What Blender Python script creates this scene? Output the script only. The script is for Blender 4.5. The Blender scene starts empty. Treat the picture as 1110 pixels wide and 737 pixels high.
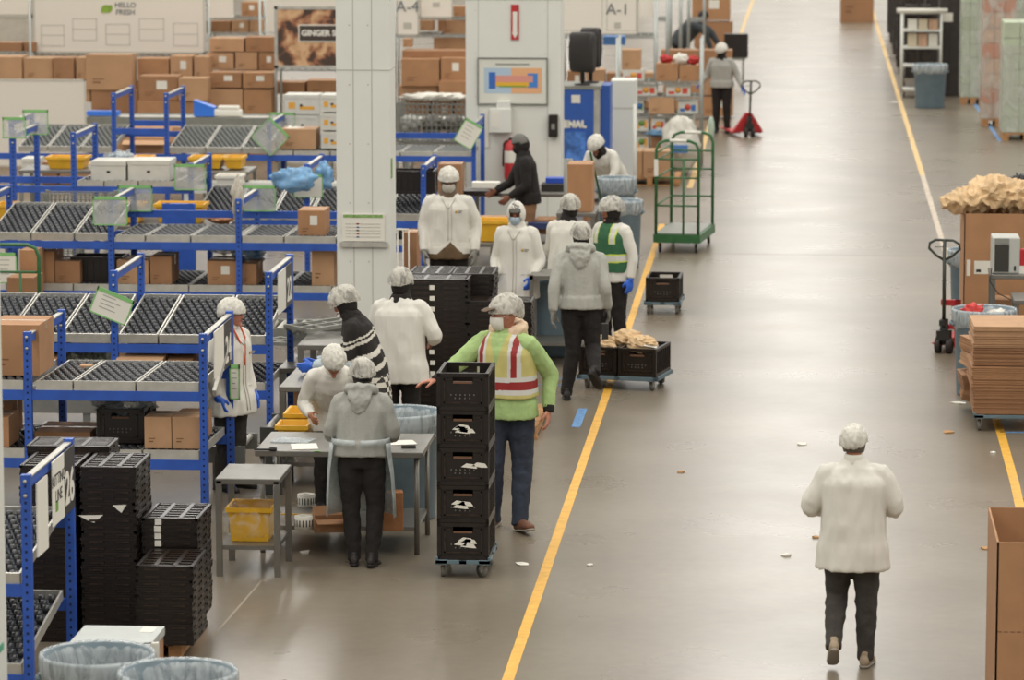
import bpy, bmesh, math, random
from mathutils import Vector, Matrix, noise
random.seed(7)
C = bpy.context
SC = C.scene
COL = SC.collection
R = math.radians
PI = math.pi

# ------------------------------------------------------------ camera
CAM_H, FPX = 5.6, 4100.0
PITCH, YAW = R(7.89), R(4.49)
cam_d = bpy.data.cameras.new('camera'); cam = bpy.data.objects.new('camera', cam_d); COL.objects.link(cam)
cam.location = (0, 0, CAM_H); cam.rotation_euler = (PI/2 - PITCH, 0, YAW)
cam_d.sensor_width = 36; cam_d.lens = FPX*36/1110; cam_d.clip_end = 400; cam_d.clip_start = .5
cam_d.dof.use_dof = True; cam_d.dof.focus_distance = 29.5; cam_d.dof.aperture_fstop = 3.5
SC.camera = cam
CR = cam.rotation_euler.to_matrix()
def ray(px, py): return CR @ Vector(((px-555)/FPX, -(py-368.5)/FPX, -1))
def G(px, py, z=0.0):                       # point of the plane at height z seen at a pixel
    d = ray(px, py); t = (z-CAM_H)/d.z
    return Vector((d.x*t, d.y*t, z))
def V(px, py, Y):                           # point of the upright plane at depth Y seen at a pixel
    d = ray(px, py); t = Y/d.y
    return Vector((d.x*t, Y, CAM_H+d.z*t))
def XX(px, Y, z=1.0):
    y = -200 + (CAM_H-z)*FPX/Y
    return V(px, y, Y).x

# ------------------------------------------------------------ view, sky light and lamps
SC.view_settings.view_transform = 'Standard'; SC.view_settings.look = 'None'
SC.view_settings.gamma = 1; SC.view_settings.use_curve_mapping = False
SC.view_settings.exposure = 0.12
w = bpy.data.worlds.new('hall_light'); SC.world = w; w.use_nodes = True
bg = w.node_tree.nodes['Background']; bg.inputs[0].default_value = (1.0, .965, .905, 1); bg.inputs[1].default_value = .62
_nt = w.node_tree; _tc = _nt.nodes.new('ShaderNodeTexCoord'); _sx = _nt.nodes.new('ShaderNodeSeparateXYZ'); _mr = _nt.nodes.new('ShaderNodeMapRange')
_nt.links.new(_tc.outputs['Generated'], _sx.inputs[0]); _nt.links.new(_sx.outputs[2], _mr.inputs[0]); _mr.inputs[1].default_value = 0; _mr.inputs[2].default_value = .6
_mr.inputs[3].default_value = .48; _mr.inputs[4].default_value = .82; _nt.links.new(_mr.outputs[0], bg.inputs[1])     # hall air: dimmer near the horizon, brighter towards the lit roof

def lamp_row(x, y0, y1, z, power, width=.5):
    l = bpy.data.lights.new('strip_light', 'AREA'); l.shape = 'RECTANGLE'; l.size = width; l.size_y = y1-y0
    l.energy = power; l.color = (1, .975, .925)
    o = bpy.data.objects.new('strip_light', l); COL.objects.link(o); o.location = (x, (y0+y1)/2, z)
    return o
for x, e, wd in ((-17, 2600, 1), (-9, 3400, 1), (-.3, 3300, 3.2), (7.6, 3200, 1.6)):
    lamp_row(x, 8, 150, 10.5, e, wd)

# ------------------------------------------------------------ materials
def lin(h):
    if isinstance(h, str):
        h = h.lstrip('#'); c = [int(h[i:i+2], 16)/255 for i in (0, 2, 4)]
        return tuple(v/12.92 if v <= .04045 else ((v+.055)/1.055)**2.4 for v in c)
    return h
MATS = {}
def mat(name, col='#808080', rough=.6, metal=0, var=.0, scale=8, bump=0, bscale=40, emit=0, alpha=1, trans=0, stretch=None, spec=.5, col2=None):
    if name in MATS: return MATS[name]
    m = bpy.data.materials.new(name); m.use_nodes = True; nt = m.node_tree; b = nt.nodes['Principled BSDF']
    c = lin(col); b.inputs['Base Color'].default_value = (*c, 1); b.inputs['Roughness'].default_value = rough
    b.inputs['Metallic'].default_value = metal; b.inputs['Specular IOR Level'].default_value = spec
    tc = nt.nodes.new('ShaderNodeTexCoord'); src = tc.outputs['Object']
    if stretch:
        mp = nt.nodes.new('ShaderNodeMapping'); mp.inputs['Scale'].default_value = stretch; nt.links.new(src, mp.inputs[0]); src = mp.outputs[0]
    if var or col2:
        n = nt.nodes.new('ShaderNodeTexNoise'); n.inputs['Scale'].default_value = scale; n.inputs['Detail'].default_value = 4
        nt.links.new(src, n.inputs['Vector'])
        r = nt.nodes.new('ShaderNodeValToRGB'); nt.links.new(n.outputs[0], r.inputs[0])
        c2 = lin(col2) if col2 else tuple(min(1, v*(1+var)) for v in c); c1 = c if col2 else tuple(v*(1-var) for v in c)
        r.color_ramp.elements[0].position = .35; r.color_ramp.elements[1].position = .65
        r.color_ramp.elements[0].color = (*c1, 1); r.color_ramp.elements[1].color = (*c2, 1)
        nt.links.new(r.outputs[0], b.inputs['Base Color'])
    if bump:
        n = nt.nodes.new('ShaderNodeTexNoise'); n.inputs['Scale'].default_value = bscale; n.inputs['Detail'].default_value = 3
        nt.links.new(src, n.inputs['Vector'])
        bp = nt.nodes.new('ShaderNodeBump'); bp.inputs['Strength'].default_value = bump; bp.inputs['Distance'].default_value = .02
        nt.links.new(n.outputs[0], bp.inputs['Height']); nt.links.new(bp.outputs[0], b.inputs['Normal'])
    if emit:
        b.inputs['Emission Color'].default_value = (*c, 1); b.inputs['Emission Strength'].default_value = emit
    if alpha < 1: b.inputs['Alpha'].default_value = alpha
    if trans: b.inputs['Transmission Weight'].default_value = trans
    MATS[name] = m; return m
M = mat
BLUE = M('blue_steel', '#2952a8', .45, var=.12, scale=5)
HOLE = M('punched_hole', '#10183a', .8)
STEEL = M('stainless_steel', '#827f78', .4, .7, var=.08, scale=6)
GALV = M('galvanised_steel', '#b9b6ac', .42, .45, var=.1, scale=9)
GREYST = M('grey_conveyor_steel', '#85857d', .5, .3, var=.08)
CHROME = M('chrome_wire', '#a8aba6', .35, .7)
WHEELG = M('skate_wheel_grey', '#343537', .28, var=.3, scale=60)
WHEELF = M('skate_wheel_pale', '#5e605c', .4, var=.3, scale=60)
BLACKP = M('black_plastic', '#1b130d', .38, var=.25, scale=12)
BLACKT = M('worn_black_plastic', '#2a1f18', .28, var=.45, scale=30)
PAPER = M('white_paper', '#dcd8cc', .7)
INK = M('black_ink', '#2a2826', .7)
RUB = M('grey_rubber', '#6d6a64', .6)
DRUB = M('dark_rubber', '#2b2622', .6)
DOLLYG = M('blue_grey_plastic', '#5d7078', .5, var=.1)
BINB = M('blue_grey_bin', '#62737b', .5, var=.07)
KRAFT = [M('brown_carton_a', '#a67b56', .8, var=.07, scale=5), M('brown_carton_b', '#99704e', .8, var=.07, scale=5), M('brown_carton_c', '#b38c68', .8, var=.07, scale=5)]
KRAFTD = M('brown_carton_inner', '#8a5f3c', .85, var=.06)
KPAPER = M('kraft_paper', '#cdae84', .75, var=.12, scale=7, bump=.5, bscale=14)
TAPE = M('clear_parcel_tape', '#b79a78', .25)
YEL = M('yellow_plastic', '#d8a527', .45, var=.08)
GRN = M('green_painted_steel', '#2f6136', .45, var=.1)
RED = M('red_paint', '#b3262a', .45)
WHITEP = M('white_painted_steel', '#d6d6cd', .5, var=.02, scale=2)
PALW = M('pallet_wood', '#a97b4e', .8, var=.2, scale=12)
SKIN = {'a': M('skin_pale', '#b57a63', .55, var=.06, scale=20), 'b': M('skin_brown', '#7a4a33', .55, var=.06, scale=20), 'c': M('skin_tan', '#a06a4c', .55, var=.06, scale=20)}
COATW = M('white_coat_cloth', '#d6d2c7', .85, var=.02, scale=10, bump=.12, bscale=14)
GREYH = M('grey_hoodie_cloth', '#a09f97', .95, var=.04, scale=60, bump=.15, bscale=20)
BLKC = M('black_cloth', '#1d1815', .9, var=.2, scale=18, bump=.3, bscale=30)
DGREY = M('dark_grey_cloth', '#3c3833', .9, var=.12, scale=18, bump=.35, bscale=30)
NAVY = M('navy_cloth', '#2c3340', .9, var=.12, scale=18, bump=.35, bscale=30)
GLOVEB = M('blue_glove', '#2f62c8', .45)
GLOVEG = M('grey_glove', '#77746c', .8)
HAIR = M('dark_hair', '#1a1310', .7)
SHOEB = M('black_shoe', '#221b18', .6)
def see_through_mat(name, col, a0, a1, scale, rough=.4, stretch=None, fiber=False):   # a sheer film or net: noise drives how much shows
    m = bpy.data.materials.new(name); m.use_nodes = True; nt = m.node_tree; b = nt.nodes['Principled BSDF']
    b.inputs['Base Color'].default_value = (*lin(col), 1); b.inputs['Roughness'].default_value = rough
    tc = nt.nodes.new('ShaderNodeTexCoord'); mp = nt.nodes.new('ShaderNodeMapping'); nt.links.new(tc.outputs['Object'], mp.inputs[0])
    if stretch: mp.inputs['Scale'].default_value = stretch
    n = nt.nodes.new('ShaderNodeTexNoise'); n.inputs['Scale'].default_value = scale; n.inputs['Detail'].default_value = 3; n.inputs['Distortion'].default_value = 1.2
    nt.links.new(mp.outputs[0], n.inputs['Vector'])
    r = nt.nodes.new('ShaderNodeMapRange'); r.inputs[1].default_value = .38; r.inputs[2].default_value = .62
    r.inputs[3].default_value = a0; r.inputs[4].default_value = a1
    nt.links.new(n.outputs[0], r.inputs[0]); nt.links.new(r.outputs[0], b.inputs['Alpha'])
    bp = nt.nodes.new('ShaderNodeBump'); bp.inputs['Strength'].default_value = .6; bp.inputs['Distance'].default_value = .02
    nt.links.new(n.outputs[0], bp.inputs['Height']); nt.links.new(bp.outputs[0], b.inputs['Normal'])
    return m
NET = see_through_mat('white_hair_net', '#d8d4c8', .2, .62, 15, .8, stretch=(1, 1, .45))
NETD = see_through_mat('thick_white_hair_net', '#dcd8cc', .72, .97, 15, .8, stretch=(1, 1, .45))
FILM = see_through_mat('clear_plastic_film', '#cfd2cf', .03, .26, 9, .15)
LINER = see_through_mat('clear_bin_liner', '#bcc4c6', .3, .75, 14, .2, stretch=(1, 1, .35))
BLUEFILM = see_through_mat('blue_plastic_film', '#7fb0d8', .55, .95, 7, .2)
SHEET = see_through_mat('clear_sleeve', '#c9cbc6', .3, .5, 3, .2)
APRON = see_through_mat('pale_plastic_apron', '#c3cac8', .55, .85, 6, .3)

# ------------------------------------------------------------ mesh helpers
class MB:
    def __init__(s): s.v = []; s.f = []; s.m = []; s.sm = []
    def add(s, vs, fs, mi=0, smooth=False, X=None):
        o = len(s.v)
        if X is not None: vs = [X @ Vector(p) for p in vs]
        s.v += [tuple(p) for p in vs]
        for f in fs: s.f.append([o+i for i in f]); s.m.append(mi); s.sm.append(smooth)
        return s
    def box(s, x0, x1, y0, y1, z0, z1, mi=0, X=None):
        vs = [(x0,y0,z0),(x1,y0,z0),(x1,y1,z0),(x0,y1,z0),(x0,y0,z1),(x1,y0,z1),(x1,y1,z1),(x0,y1,z1)]
        return s.add(vs, [(0,3,2,1),(4,5,6,7),(0,1,5,4),(1,2,6,5),(2,3,7,6),(3,0,4,7)], mi, False, X)
    def bar(s, a, b, w, h=None, mi=0, up=None):           # rectangular bar between two points
        a, b = Vector(a), Vector(b); h = h or w; d = (b-a).normalized()
        up = Vector(up) if up else (Vector((0,0,1)) if abs(d.z) < .9 else Vector((0,1,0)))
        sd = d.cross(up).normalized()*w/2; u = sd.cross(d).normalized()*h/2
        vs = [a-sd-u, a+sd-u, a+sd+u, a-sd+u, b-sd-u, b+sd-u, b+sd+u, b-sd+u]
        return s.add(vs, [(0,1,2,3),(7,6,5,4),(1,0,4,5),(2,1,5,6),(3,2,6,7),(0,3,7,4)], mi)
    def tube(s, pts, r, n=8, mi=0, cap=True):
        pts = [Vector(p) for p in pts]; rings = []; ref = None
        for i, p in enumerate(pts):
            d = (pts[min(i+1, len(pts)-1)]-pts[max(i-1, 0)]).normalized()
            if ref is None: ref = Vector((0,0,1)) if abs(d.z) < .9 else Vector((1,0,0))
            sd = d.cross(ref)
            if sd.length < 1e-4: sd = d.orthogonal()
            sd.normalize(); u = sd.cross(d).normalized(); ref = u
            rr = r[i] if isinstance(r, (list, tuple)) else r
            rings.append([p+sd*math.cos(2*PI*k/n)*rr+u*math.sin(2*PI*k/n)*rr for k in range(n)])
        vs = [q for g in rings for q in g]; fs = []
        for i in range(len(pts)-1):
            for k in range(n): fs.append((i*n+k, (i+1)*n+k, (i+1)*n+(k+1) % n, i*n+(k+1) % n))
        if cap: fs.append(tuple(range(n))); fs.append(tuple(reversed(range(len(vs)-n, len(vs)))))
        return s.add(vs, fs, mi, True)
    def lathe(s, prof, n=24, mi=0, c=(0,0,0), X=None, cap=True):
        vs = [(c[0]+r*math.cos(2*PI*k/n), c[1]+r*math.sin(2*PI*k/n), c[2]+z) for r, z in prof for k in range(n)]; fs = []
        for i in range(len(prof)-1):
            for k in range(n): fs.append((i*n+k, i*n+(k+1) % n, (i+1)*n+(k+1) % n, (i+1)*n+k))
        if cap:
            fs.append(tuple(reversed(range(n)))); fs.append(tuple(range(len(vs)-n, len(vs))))
        return s.add(vs, fs, mi, True, X)
    def cyl(s, a, b, r, n=10, mi=0): return s.tube([a, b], r, n, mi)
    def loft(s, pts, rad, n=14, side=(1,0,0), mi=0, sub=3, p=2.0):
        pts = [Vector(q) for q in pts]; P, Q = [], []
        rad = [(q, q) if not isinstance(q, tuple) else q for q in rad]
        for i in range(len(pts)-1):
            a, b, c, d = pts[max(i-1,0)], pts[i], pts[i+1], pts[min(i+2,len(pts)-1)]
            for k in range(sub):
                t = k/sub; t2, t3 = t*t, t*t*t
                P.append(.5*((2*b)+(c-a)*t+(2*a-5*b+4*c-d)*t2+(3*b-a-3*c+d)*t3))
                e = t*t*(3-2*t); Q.append((rad[i][0]*(1-e)+rad[i+1][0]*e, rad[i][1]*(1-e)+rad[i+1][1]*e))
        P.append(pts[-1]); Q.append(rad[-1]); vs = []; sd0 = Vector(side)
        for i, q in enumerate(P):
            d = (P[min(i+1,len(P)-1)]-P[max(i-1,0)]).normalized()
            sd = sd0-d*sd0.dot(d)
            if sd.length < .15: sd = d.orthogonal()
            sd.normalize(); sd0 = sd; u = d.cross(sd).normalized(); rx, ry = Q[i]
            for k in range(n):
                c_, s_ = math.cos(2*PI*k/n), math.sin(2*PI*k/n)
                c_ = math.copysign(abs(c_)**(2/p), c_); s_ = math.copysign(abs(s_)**(2/p), s_)
                vs.append(q+sd*c_*rx+u*s_*ry)
        fs = []
        for i in range(len(P)-1):
            for k in range(n): fs.append((i*n+k, i*n+(k+1) % n, (i+1)*n+(k+1) % n, (i+1)*n+k))
        fs.append(tuple(reversed(range(n)))); fs.append(tuple(range(len(vs)-n, len(vs))))
        return s.add(vs, fs, mi, True)
    def ball(s, c, r, nu=16, nv=10, mi=0, X=None, fn=None):
        r = (r, r, r) if not isinstance(r, tuple) else r; c = Vector(c); vs = []; fs = []
        def pt(a, b):
            d = Vector((math.cos(a)*math.sin(b), math.sin(a)*math.sin(b), math.cos(b)))
            q = Vector((d.x*r[0], d.y*r[1], d.z*r[2]))
            if fn: q = fn(q, d)
            return (X @ q + c) if X is not None else q+c
        vs.append(pt(0, 0))
        for j in range(1, nv):
            for i in range(nu): vs.append(pt(2*PI*i/nu, PI*j/nv))
        vs.append(pt(0, PI))
        for i in range(nu): fs.append((0, 1+i, 1+(i+1) % nu))
        for j in range(nv-2):
            for i in range(nu):
                a = 1+j*nu; fs.append((a+i, a+nu+i, a+nu+(i+1) % nu, a+(i+1) % nu))
        a = 1+(nv-2)*nu; L = len(vs)-1
        for i in range(nu): fs.append((a+i, L, a+(i+1) % nu))
        return s.add(vs, fs, mi, True)
    def mesh(s, name):
        me = bpy.data.meshes.new(name); me.from_pydata(s.v, [], s.f)
        me.polygons.foreach_set('material_index', s.m); me.polygons.foreach_set('use_smooth', s.sm); me.update(); return me
    def build(s, name, mats, parent=None, loc=None, rot=None, bevel=0):
        me = s.mesh(name)
        for m in (mats if isinstance(mats, (list, tuple)) else [mats]): me.materials.append(m)
        o = bpy.data.objects.new(name, me); COL.objects.link(o)
        if parent: o.parent = parent
        if loc is not None: o.location = loc
        if rot is not None: o.rotation_euler = rot
        if bevel:
            bv = o.modifiers.new('bevel', 'BEVEL'); bv.width = bevel; bv.segments = 2; bv.limit_method = 'ANGLE'
        return o
def tag(o, label, cat, group=None, kind=None):
    if label: o['label'] = label
    if cat: o['category'] = cat
    if group: o['group'] = group
    if kind: o['kind'] = kind
    return o
def thing(name, label, cat, loc=(0,0,0), rz=0, group=None):
    o = bpy.data.objects.new(name, None); COL.objects.link(o); o.location = loc; o.rotation_euler = (0, 0, rz); o.empty_display_size = .1
    return tag(o, label, cat, group)
def struct(o): o['kind'] = 'structure'; return o
KIDS = {}
def dup(root, loc, rz=0, label=None, group=None, rot=None, scale=None, swap=None):
    r = root.copy(); COL.objects.link(r); r.location = loc; r.rotation_euler = rot if rot else (0, 0, rz)
    if scale: r.scale = scale
    if label: r['label'] = label
    if group: r['group'] = group
    def rec(a, b):
        if a.name not in KIDS: KIDS[a.name] = list(a.children)
        for ch in KIDS[a.name]:
            c = ch.copy(); COL.objects.link(c); c.parent = b
            if swap:
                if ch.type == 'MESH' and swap.get(ch.data.materials[0].name if ch.data.materials else None): c.data = ch.data.copy(); c.data.materials[0] = swap[ch.data.materials[0].name]
            rec(ch, c)
    rec(root, r); return r
ORD = ['topmost', 'second', 'third', 'fourth', 'fifth', 'sixth', 'seventh', 'eighth', 'ninth', 'tenth', 'eleventh', 'twelfth', 'thirteenth', 'fourteenth', 'fifteenth',
       'sixteenth', 'seventeenth', 'eighteenth', 'nineteenth', 'twentieth', 'twenty-first', 'twenty-second', 'twenty-third', 'twenty-fourth', 'twenty-fifth', 'twenty-sixth', 'twenty-seventh', 'twenty-eighth', 'twenty-ninth', 'thirtieth']
def text(body, size, m, parent, loc, rot, name='lettering', extrude=.001, align='CENTER', width=None, bold=0):
    cu = bpy.data.curves.new(name, 'FONT'); cu.body = body; cu.size = size; cu.extrude = extrude; cu.align_x = align; cu.align_y = 'CENTER'; cu.offset = bold
    t = bpy.data.objects.new(name, cu); COL.objects.link(t)
    C.view_layer.update()
    me = bpy.data.meshes.new_from_object(t.evaluated_get(C.evaluated_depsgraph_get())); bpy.data.objects.remove(t)
    me.materials.clear(); me.materials.append(m); me.name = name
    o = bpy.data.objects.new(name, me); COL.objects.link(o); o.parent = parent; o.location = loc; o.rotation_euler = rot
    return o
FACE = (PI/2, 0, 0)               # lettering that faces the aisle's near end
SIDE = (PI/2, 0, PI/2)            # lettering that faces +X
def remesh(mb, name, mats, parent, vox=.012, smooth=2, fold=0, fscale=(9, 9, 5), rule=None):
    me = mb.mesh(name); o = bpy.data.objects.new(name, me); COL.objects.link(o)
    md = o.modifiers.new('r', 'REMESH'); md.mode = 'VOXEL'; md.voxel_size = vox
    if smooth: sm = o.modifiers.new('s', 'SMOOTH'); sm.iterations = smooth; sm.factor = .5
    C.view_layer.update()
    m2 = bpy.data.meshes.new_from_object(o.evaluated_get(C.evaluated_depsgraph_get())); o.modifiers.clear(); o.data = m2; m2.name = name
    m2.materials.clear()
    for m in (mats if isinstance(mats, (list, tuple)) else [mats]): m2.materials.append(m)
    if fold:
        sd = random.random()*50; fx, fy, fz = fscale
        N = [v.normal.copy() for v in m2.vertices]
        for v, nn in zip(m2.vertices, N):
            q = Vector((v.co.x*fx+sd, v.co.y*fy, v.co.z*fz)); a = noise.noise(q); b = noise.noise(q*2.3+Vector((7, 3, 1)))
            v.co += nn*fold*((1-abs(a)*2.6)*.8+b*.7)
    idx = [0]*len(m2.polygons)
    if rule:
        for p in m2.polygons: idx[p.index] = rule(p.center, p.normal)
    m2.polygons.foreach_set('material_index', idx)
    m2.polygons.foreach_set('use_smooth', [True]*len(m2.polygons)); m2.update()
    if parent: o.parent = parent
    return o
# ------------------------------------------------------------ the setting
def floor_mat():
    m = bpy.data.materials.new('polished_concrete'); m.use_nodes = True; nt = m.node_tree; b = nt.nodes['Principled BSDF']
    tc = nt.nodes.new('ShaderNodeTexCoord')
    def nz(scale, det, st=None):
        mp = nt.nodes.new('ShaderNodeMapping'); nt.links.new(tc.outputs['Object'], mp.inputs[0])
        if st: mp.inputs['Scale'].default_value = st
        n = nt.nodes.new('ShaderNodeTexNoise'); n.inputs['Scale'].default_value = scale; n.inputs['Detail'].default_value = det; nt.links.new(mp.outputs[0], n.inputs['Vector']); return n
    a = nz(.45, 6); r = nt.nodes.new('ShaderNodeValToRGB'); nt.links.new(a.outputs[0], r.inputs[0])
    r.color_ramp.elements[0].position = .3; r.color_ramp.elements[1].position = .72
    r.color_ramp.elements[0].color = (*lin('#766b5b'), 1); r.color_ramp.elements[1].color = (*lin('#8b806f'), 1)
    c = nz(9, 5); mx = nt.nodes.new('ShaderNodeMixRGB'); mx.blend_type = 'MULTIPLY'; mx.inputs[0].default_value = .3
    nt.links.new(r.outputs[0], mx.inputs[1]); nt.links.new(c.outputs[0], mx.inputs[2]); nt.links.new(mx.outputs[0], b.inputs['Base Color'])
    d = nz(.8, 5); mr = nt.nodes.new('ShaderNodeMapRange'); mr.inputs[3].default_value = .22; mr.inputs[4].default_value = .36
    nt.links.new(d.outputs[0], mr.inputs[0]); nt.links.new(mr.outputs[0], b.inputs['Roughness'])
    b.inputs['Specular IOR Level'].default_value = .5
    bn = nz(1.6, 2); bp = nt.nodes.new('ShaderNodeBump'); bp.inputs['Strength'].default_value = .02; bp.inputs['Distance'].default_value = .02
    nt.links.new(bn.outputs[0], bp.inputs['Height'])
    return m
struct(MB().box(-45, 30, 5, 160, -.2, 0).build('floor', floor_mat()))
WALLM = M('cream_wall_panel', '#cfcabd', .7, var=.03, scale=.6)
struct(MB().box(-45, 30, 160, 160.3, 0, 11).build('wall_back', WALLM))
GLOWP = M('added_panel_glow', '#f4f1ea', .6, emit=1.2)  # unseen glowing panels added on the end wall to streak the aisle floor
for k_, (a_, b_) in enumerate(((-7, -1.2), (-1, 4.8), (5, 10))): struct(MB().box(a_, b_, 159.9, 160.02, .4, 7.5).build(f'glow_panel_{k_+1}', GLOWP))
LINEY = M('yellow_floor_tape', '#d6a23a', .55, var=.12, scale=10)
LINEW = M('worn_yellow_tape', '#cfae72', .6, var=.15, scale=10)
LINEB = M('blue_floor_tape', '#5b86b4', .6, var=.25, scale=20)
def floor_line(name, pts, wd, m, z=.003):
    q = MB()
    for (a, b) in zip(pts[:-1], pts[1:]):
        a, b = G(*a), G(*b); d = (b-a).normalized(); n = Vector((d.y, -d.x, 0))*wd/2
        lo, hi = .0004, z
        vs = [a-n+Vector((0,0,lo)), a+n+Vector((0,0,lo)), b+n+Vector((0,0,lo)), b-n+Vector((0,0,lo)), a-n+Vector((0,0,hi)), a+n+Vector((0,0,hi)), b+n+Vector((0,0,hi)), b-n+Vector((0,0,hi))]
        q.add(vs, [(0,3,2,1),(4,5,6,7),(0,1,5,4),(1,2,6,5),(2,3,7,6),(3,0,4,7)])
    return struct(q.build(name, m))
floor_line('trim_1', [(546, 750), (653, 440), (684.6, 345), (717.5, 243)], .078, LINEY)
floor_line('trim_2', [(747.5, 204), (783.5, 92), (819, -8)], .085, LINEW)
floor_line('trim_3', [(1123, 610), (1105, 547), (1100.3, 525), (1087, 477), (1054, 368)], .078, LINEY)
floor_line('trim_4', [(1029, 287), (1009.5, 221.7), (1000, 190)], .075, M('faded_tape', '#b9a994', .5, var=.15, scale=8))
floor_line('trim_5', [(1000, 190), (951.4, 30.4), (942, -2)], .085, LINEW)
floor_line('trim_6', [(1084, 468.5), (1135, 469)], .05, LINEB)
floor_line('trim_7', [(590, 410), (640, 411)], .03, LINEB)
floor_line('trim_8', [(575, 417), (618, 418)], .03, LINEB)
floor_line('trim_9', [(624, 463), (632, 443)], .085, LINEB)
floor_line('trim_10', [(1052, 106), (1084, 153)], .06, LINEB)
# narrow saw cuts in the slab
SAW = M('saw_cut_joint', '#8a7f6e', .7)
floor_line('trim_11', [(231, 690), (283, 630)], .02, SAW, .0012)
floor_line('trim_12', [(700, 274), (1110, 279)], .014, SAW, .0012)
# bits of litter on the floor
def litter(px, py, label, m=PAPER, s=.05):
    g = G(px, py); q = MB(); n = 7
    ring = [Vector((math.cos(2*PI*k/n)*s*random.uniform(.6, 1.2), math.sin(2*PI*k/n)*s*random.uniform(.6, 1.2), .004+random.uniform(0, .014))) for k in range(n)]
    low = [Vector((p.x*.95, p.y*.95, .0005)) for p in ring]
    q.add(ring+low+[Vector((0, 0, .018))], [(k, (k+1) % n, 14) for k in range(n)]+[(n+k, n+(k+1) % n, (k+1) % n, k) for k in range(n)]+[tuple(reversed(range(n, 2*n)))])
    o = q.build('litter_scrap', m); o.location = g; tag(o, label, 'scrap', 'scraps on the floor')
BR = M('brown_scrap', '#b08658', .8)
litter(852, 602, 'tiny pale scrap on the aisle floor left of the walker'); litter(567, 612, 'small white paper scrap on the floor right of the crate dolly', PAPER, .07)
litter(1027, 469, 'small brown scrap on the floor left of the flat carton bundles', BR, .06); litter(1069, 595, 'crumpled brown scrap near the open carton at lower right', BR, .05)
litter(885, 583, 'brown scrap left of the walking person in the white coat', BR, .035); litter(870, 482, 'grey scrap on the shiny aisle above the walker', PAPER, .05)
litter(1040, 437, 'white torn paper in front of the slumped carton bundles', PAPER, .09); litter(1077, 491, 'tiny white scrap beside the right yellow line', PAPER, .03)
litter(330, 599, 'white scrap under the packing table edge', PAPER, .05); litter(640, 613, 'little light scrap right of the yellow line', PAPER, .03)
litter(738, 512, 'small brown scrap in mid aisle', BR, .03); litter(969, 111, 'white scrap by the far right line', PAPER, .1)

# ------------------------------------------------------------ steel columns
def column(name, px0, px1, Y, dep, seams, top=9.0, label=None):
    x0, x1 = XX(px0, Y), XX(px1, Y)
    q = MB().box(x0, x1, Y, Y+dep, 0, top)
    o = q.build('column', WHITEP); tag(o, label, 'column')
    o.name = 'column'; s = MB()
    for px, z0, z1 in seams:
        x = XX(px, Y); s.box(x-.005, x+.005, Y-.002, Y+.01, z0, z1)
    s.box(x0-.003, x1+.003, Y-.003, Y+dep+.003, 3.05, 3.06)
    for px, *_ in seams:
        x = XX(px, Y)
        for k in range(9): s.box(x-.045, x-.03, Y-.004, Y+.01, .5+k*.6, .513+k*.6)
    s.build('panel_seam', M('panel_seam_grey', '#b2b1a6', .6), o)
    return o, x0, x1
col1, c1a, c1b = column('column', 365.5, 423, 38.0, .55, [(384, 0, 9), (404, 0, 9)], label='white boxed steel column left of centre with a printed notice on it')
col2, c2a, c2b = column('column', 505, 607.5, 52.75, .75, [(518.5, 0, 9), (593.5, 0, 9)], label='wide white column with a framed site map and a red arrow sign')
col3, c3a, c3b = column('column', -130, -15, 20.0, .55, [], label='edge of a white column at the far left margin')

def holes(q, x, y0, z0, z1, face='y'):
    z = z0
    while z < z1:
        q.box(x-.007, x+.007, y0-.002, y0+.004, z, z+.016, 1); z += .052
TRAYC = {}
def tray_meshes(wd, dep, rise, pale):
    k = (round(wd, 2), round(dep, 2), round(rise, 2), pale)
    if k in TRAYC: return TRAYC[k]
    a = math.atan2(rise, dep); L = math.hypot(rise, dep); X = Matrix.Rotation(a, 4, 'X')
    f = MB(); w2 = wd/2
    for s in (-1, 1): f.box(s*w2-(.014 if s > 0 else 0), s*w2+(0 if s > 0 else .014), 0, L, -.035, .03, X=X)
    f.box(-w2, w2, -.012, .012, -.045, .035, X=X); f.box(-w2, w2, L-.012, L, -.035, .03, X=X); f.box(-w2+.01, w2-.01, .01, L-.01, -.03, -.026, X=X, mi=1)
    g = MB(); y = .05; r = 0; py = .1
    while y < L-.03:
        x = -w2+.04+(.034 if r % 2 else 0)
        g.tube([X @ Vector((-w2+.012, y, .005)), X @ Vector((w2-.012, y, .005))], .004, 4)
        while x < w2-.025:
            c = X @ Vector((x, y, .006)); g.tube([c+Vector((-.018, 0, 0)), c+Vector((.018, 0, 0))], .03, 8); x += .068
        y += py; r += 1
    m1 = f.mesh('roller_tray'); m1.materials.append(GALV); m1.materials.append(M('tray_bed_grey', '#6d727b', .5) if not pale else M('tray_bed_pale', '#9b9c95', .6))
    m2 = g.mesh('skate_wheels'); m2.materials.append(WHEELF if pale else WHEELG)
    TRAYC[k] = (m1, m2); return TRAYC[k]
def tray(parent, x, y, z, wd, dep=1.32, rise=0., pale=False):
    m1, m2 = tray_meshes(wd, dep, rise, pale)
    a = bpy.data.objects.new('roller_tray', m1); COL.objects.link(a); a.parent = parent; a.location = (x, y, z)
    b = bpy.data.objects.new('skate_wheels', m2); COL.objects.link(b); b.parent = a; b['kind'] = 'stuff'
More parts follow.
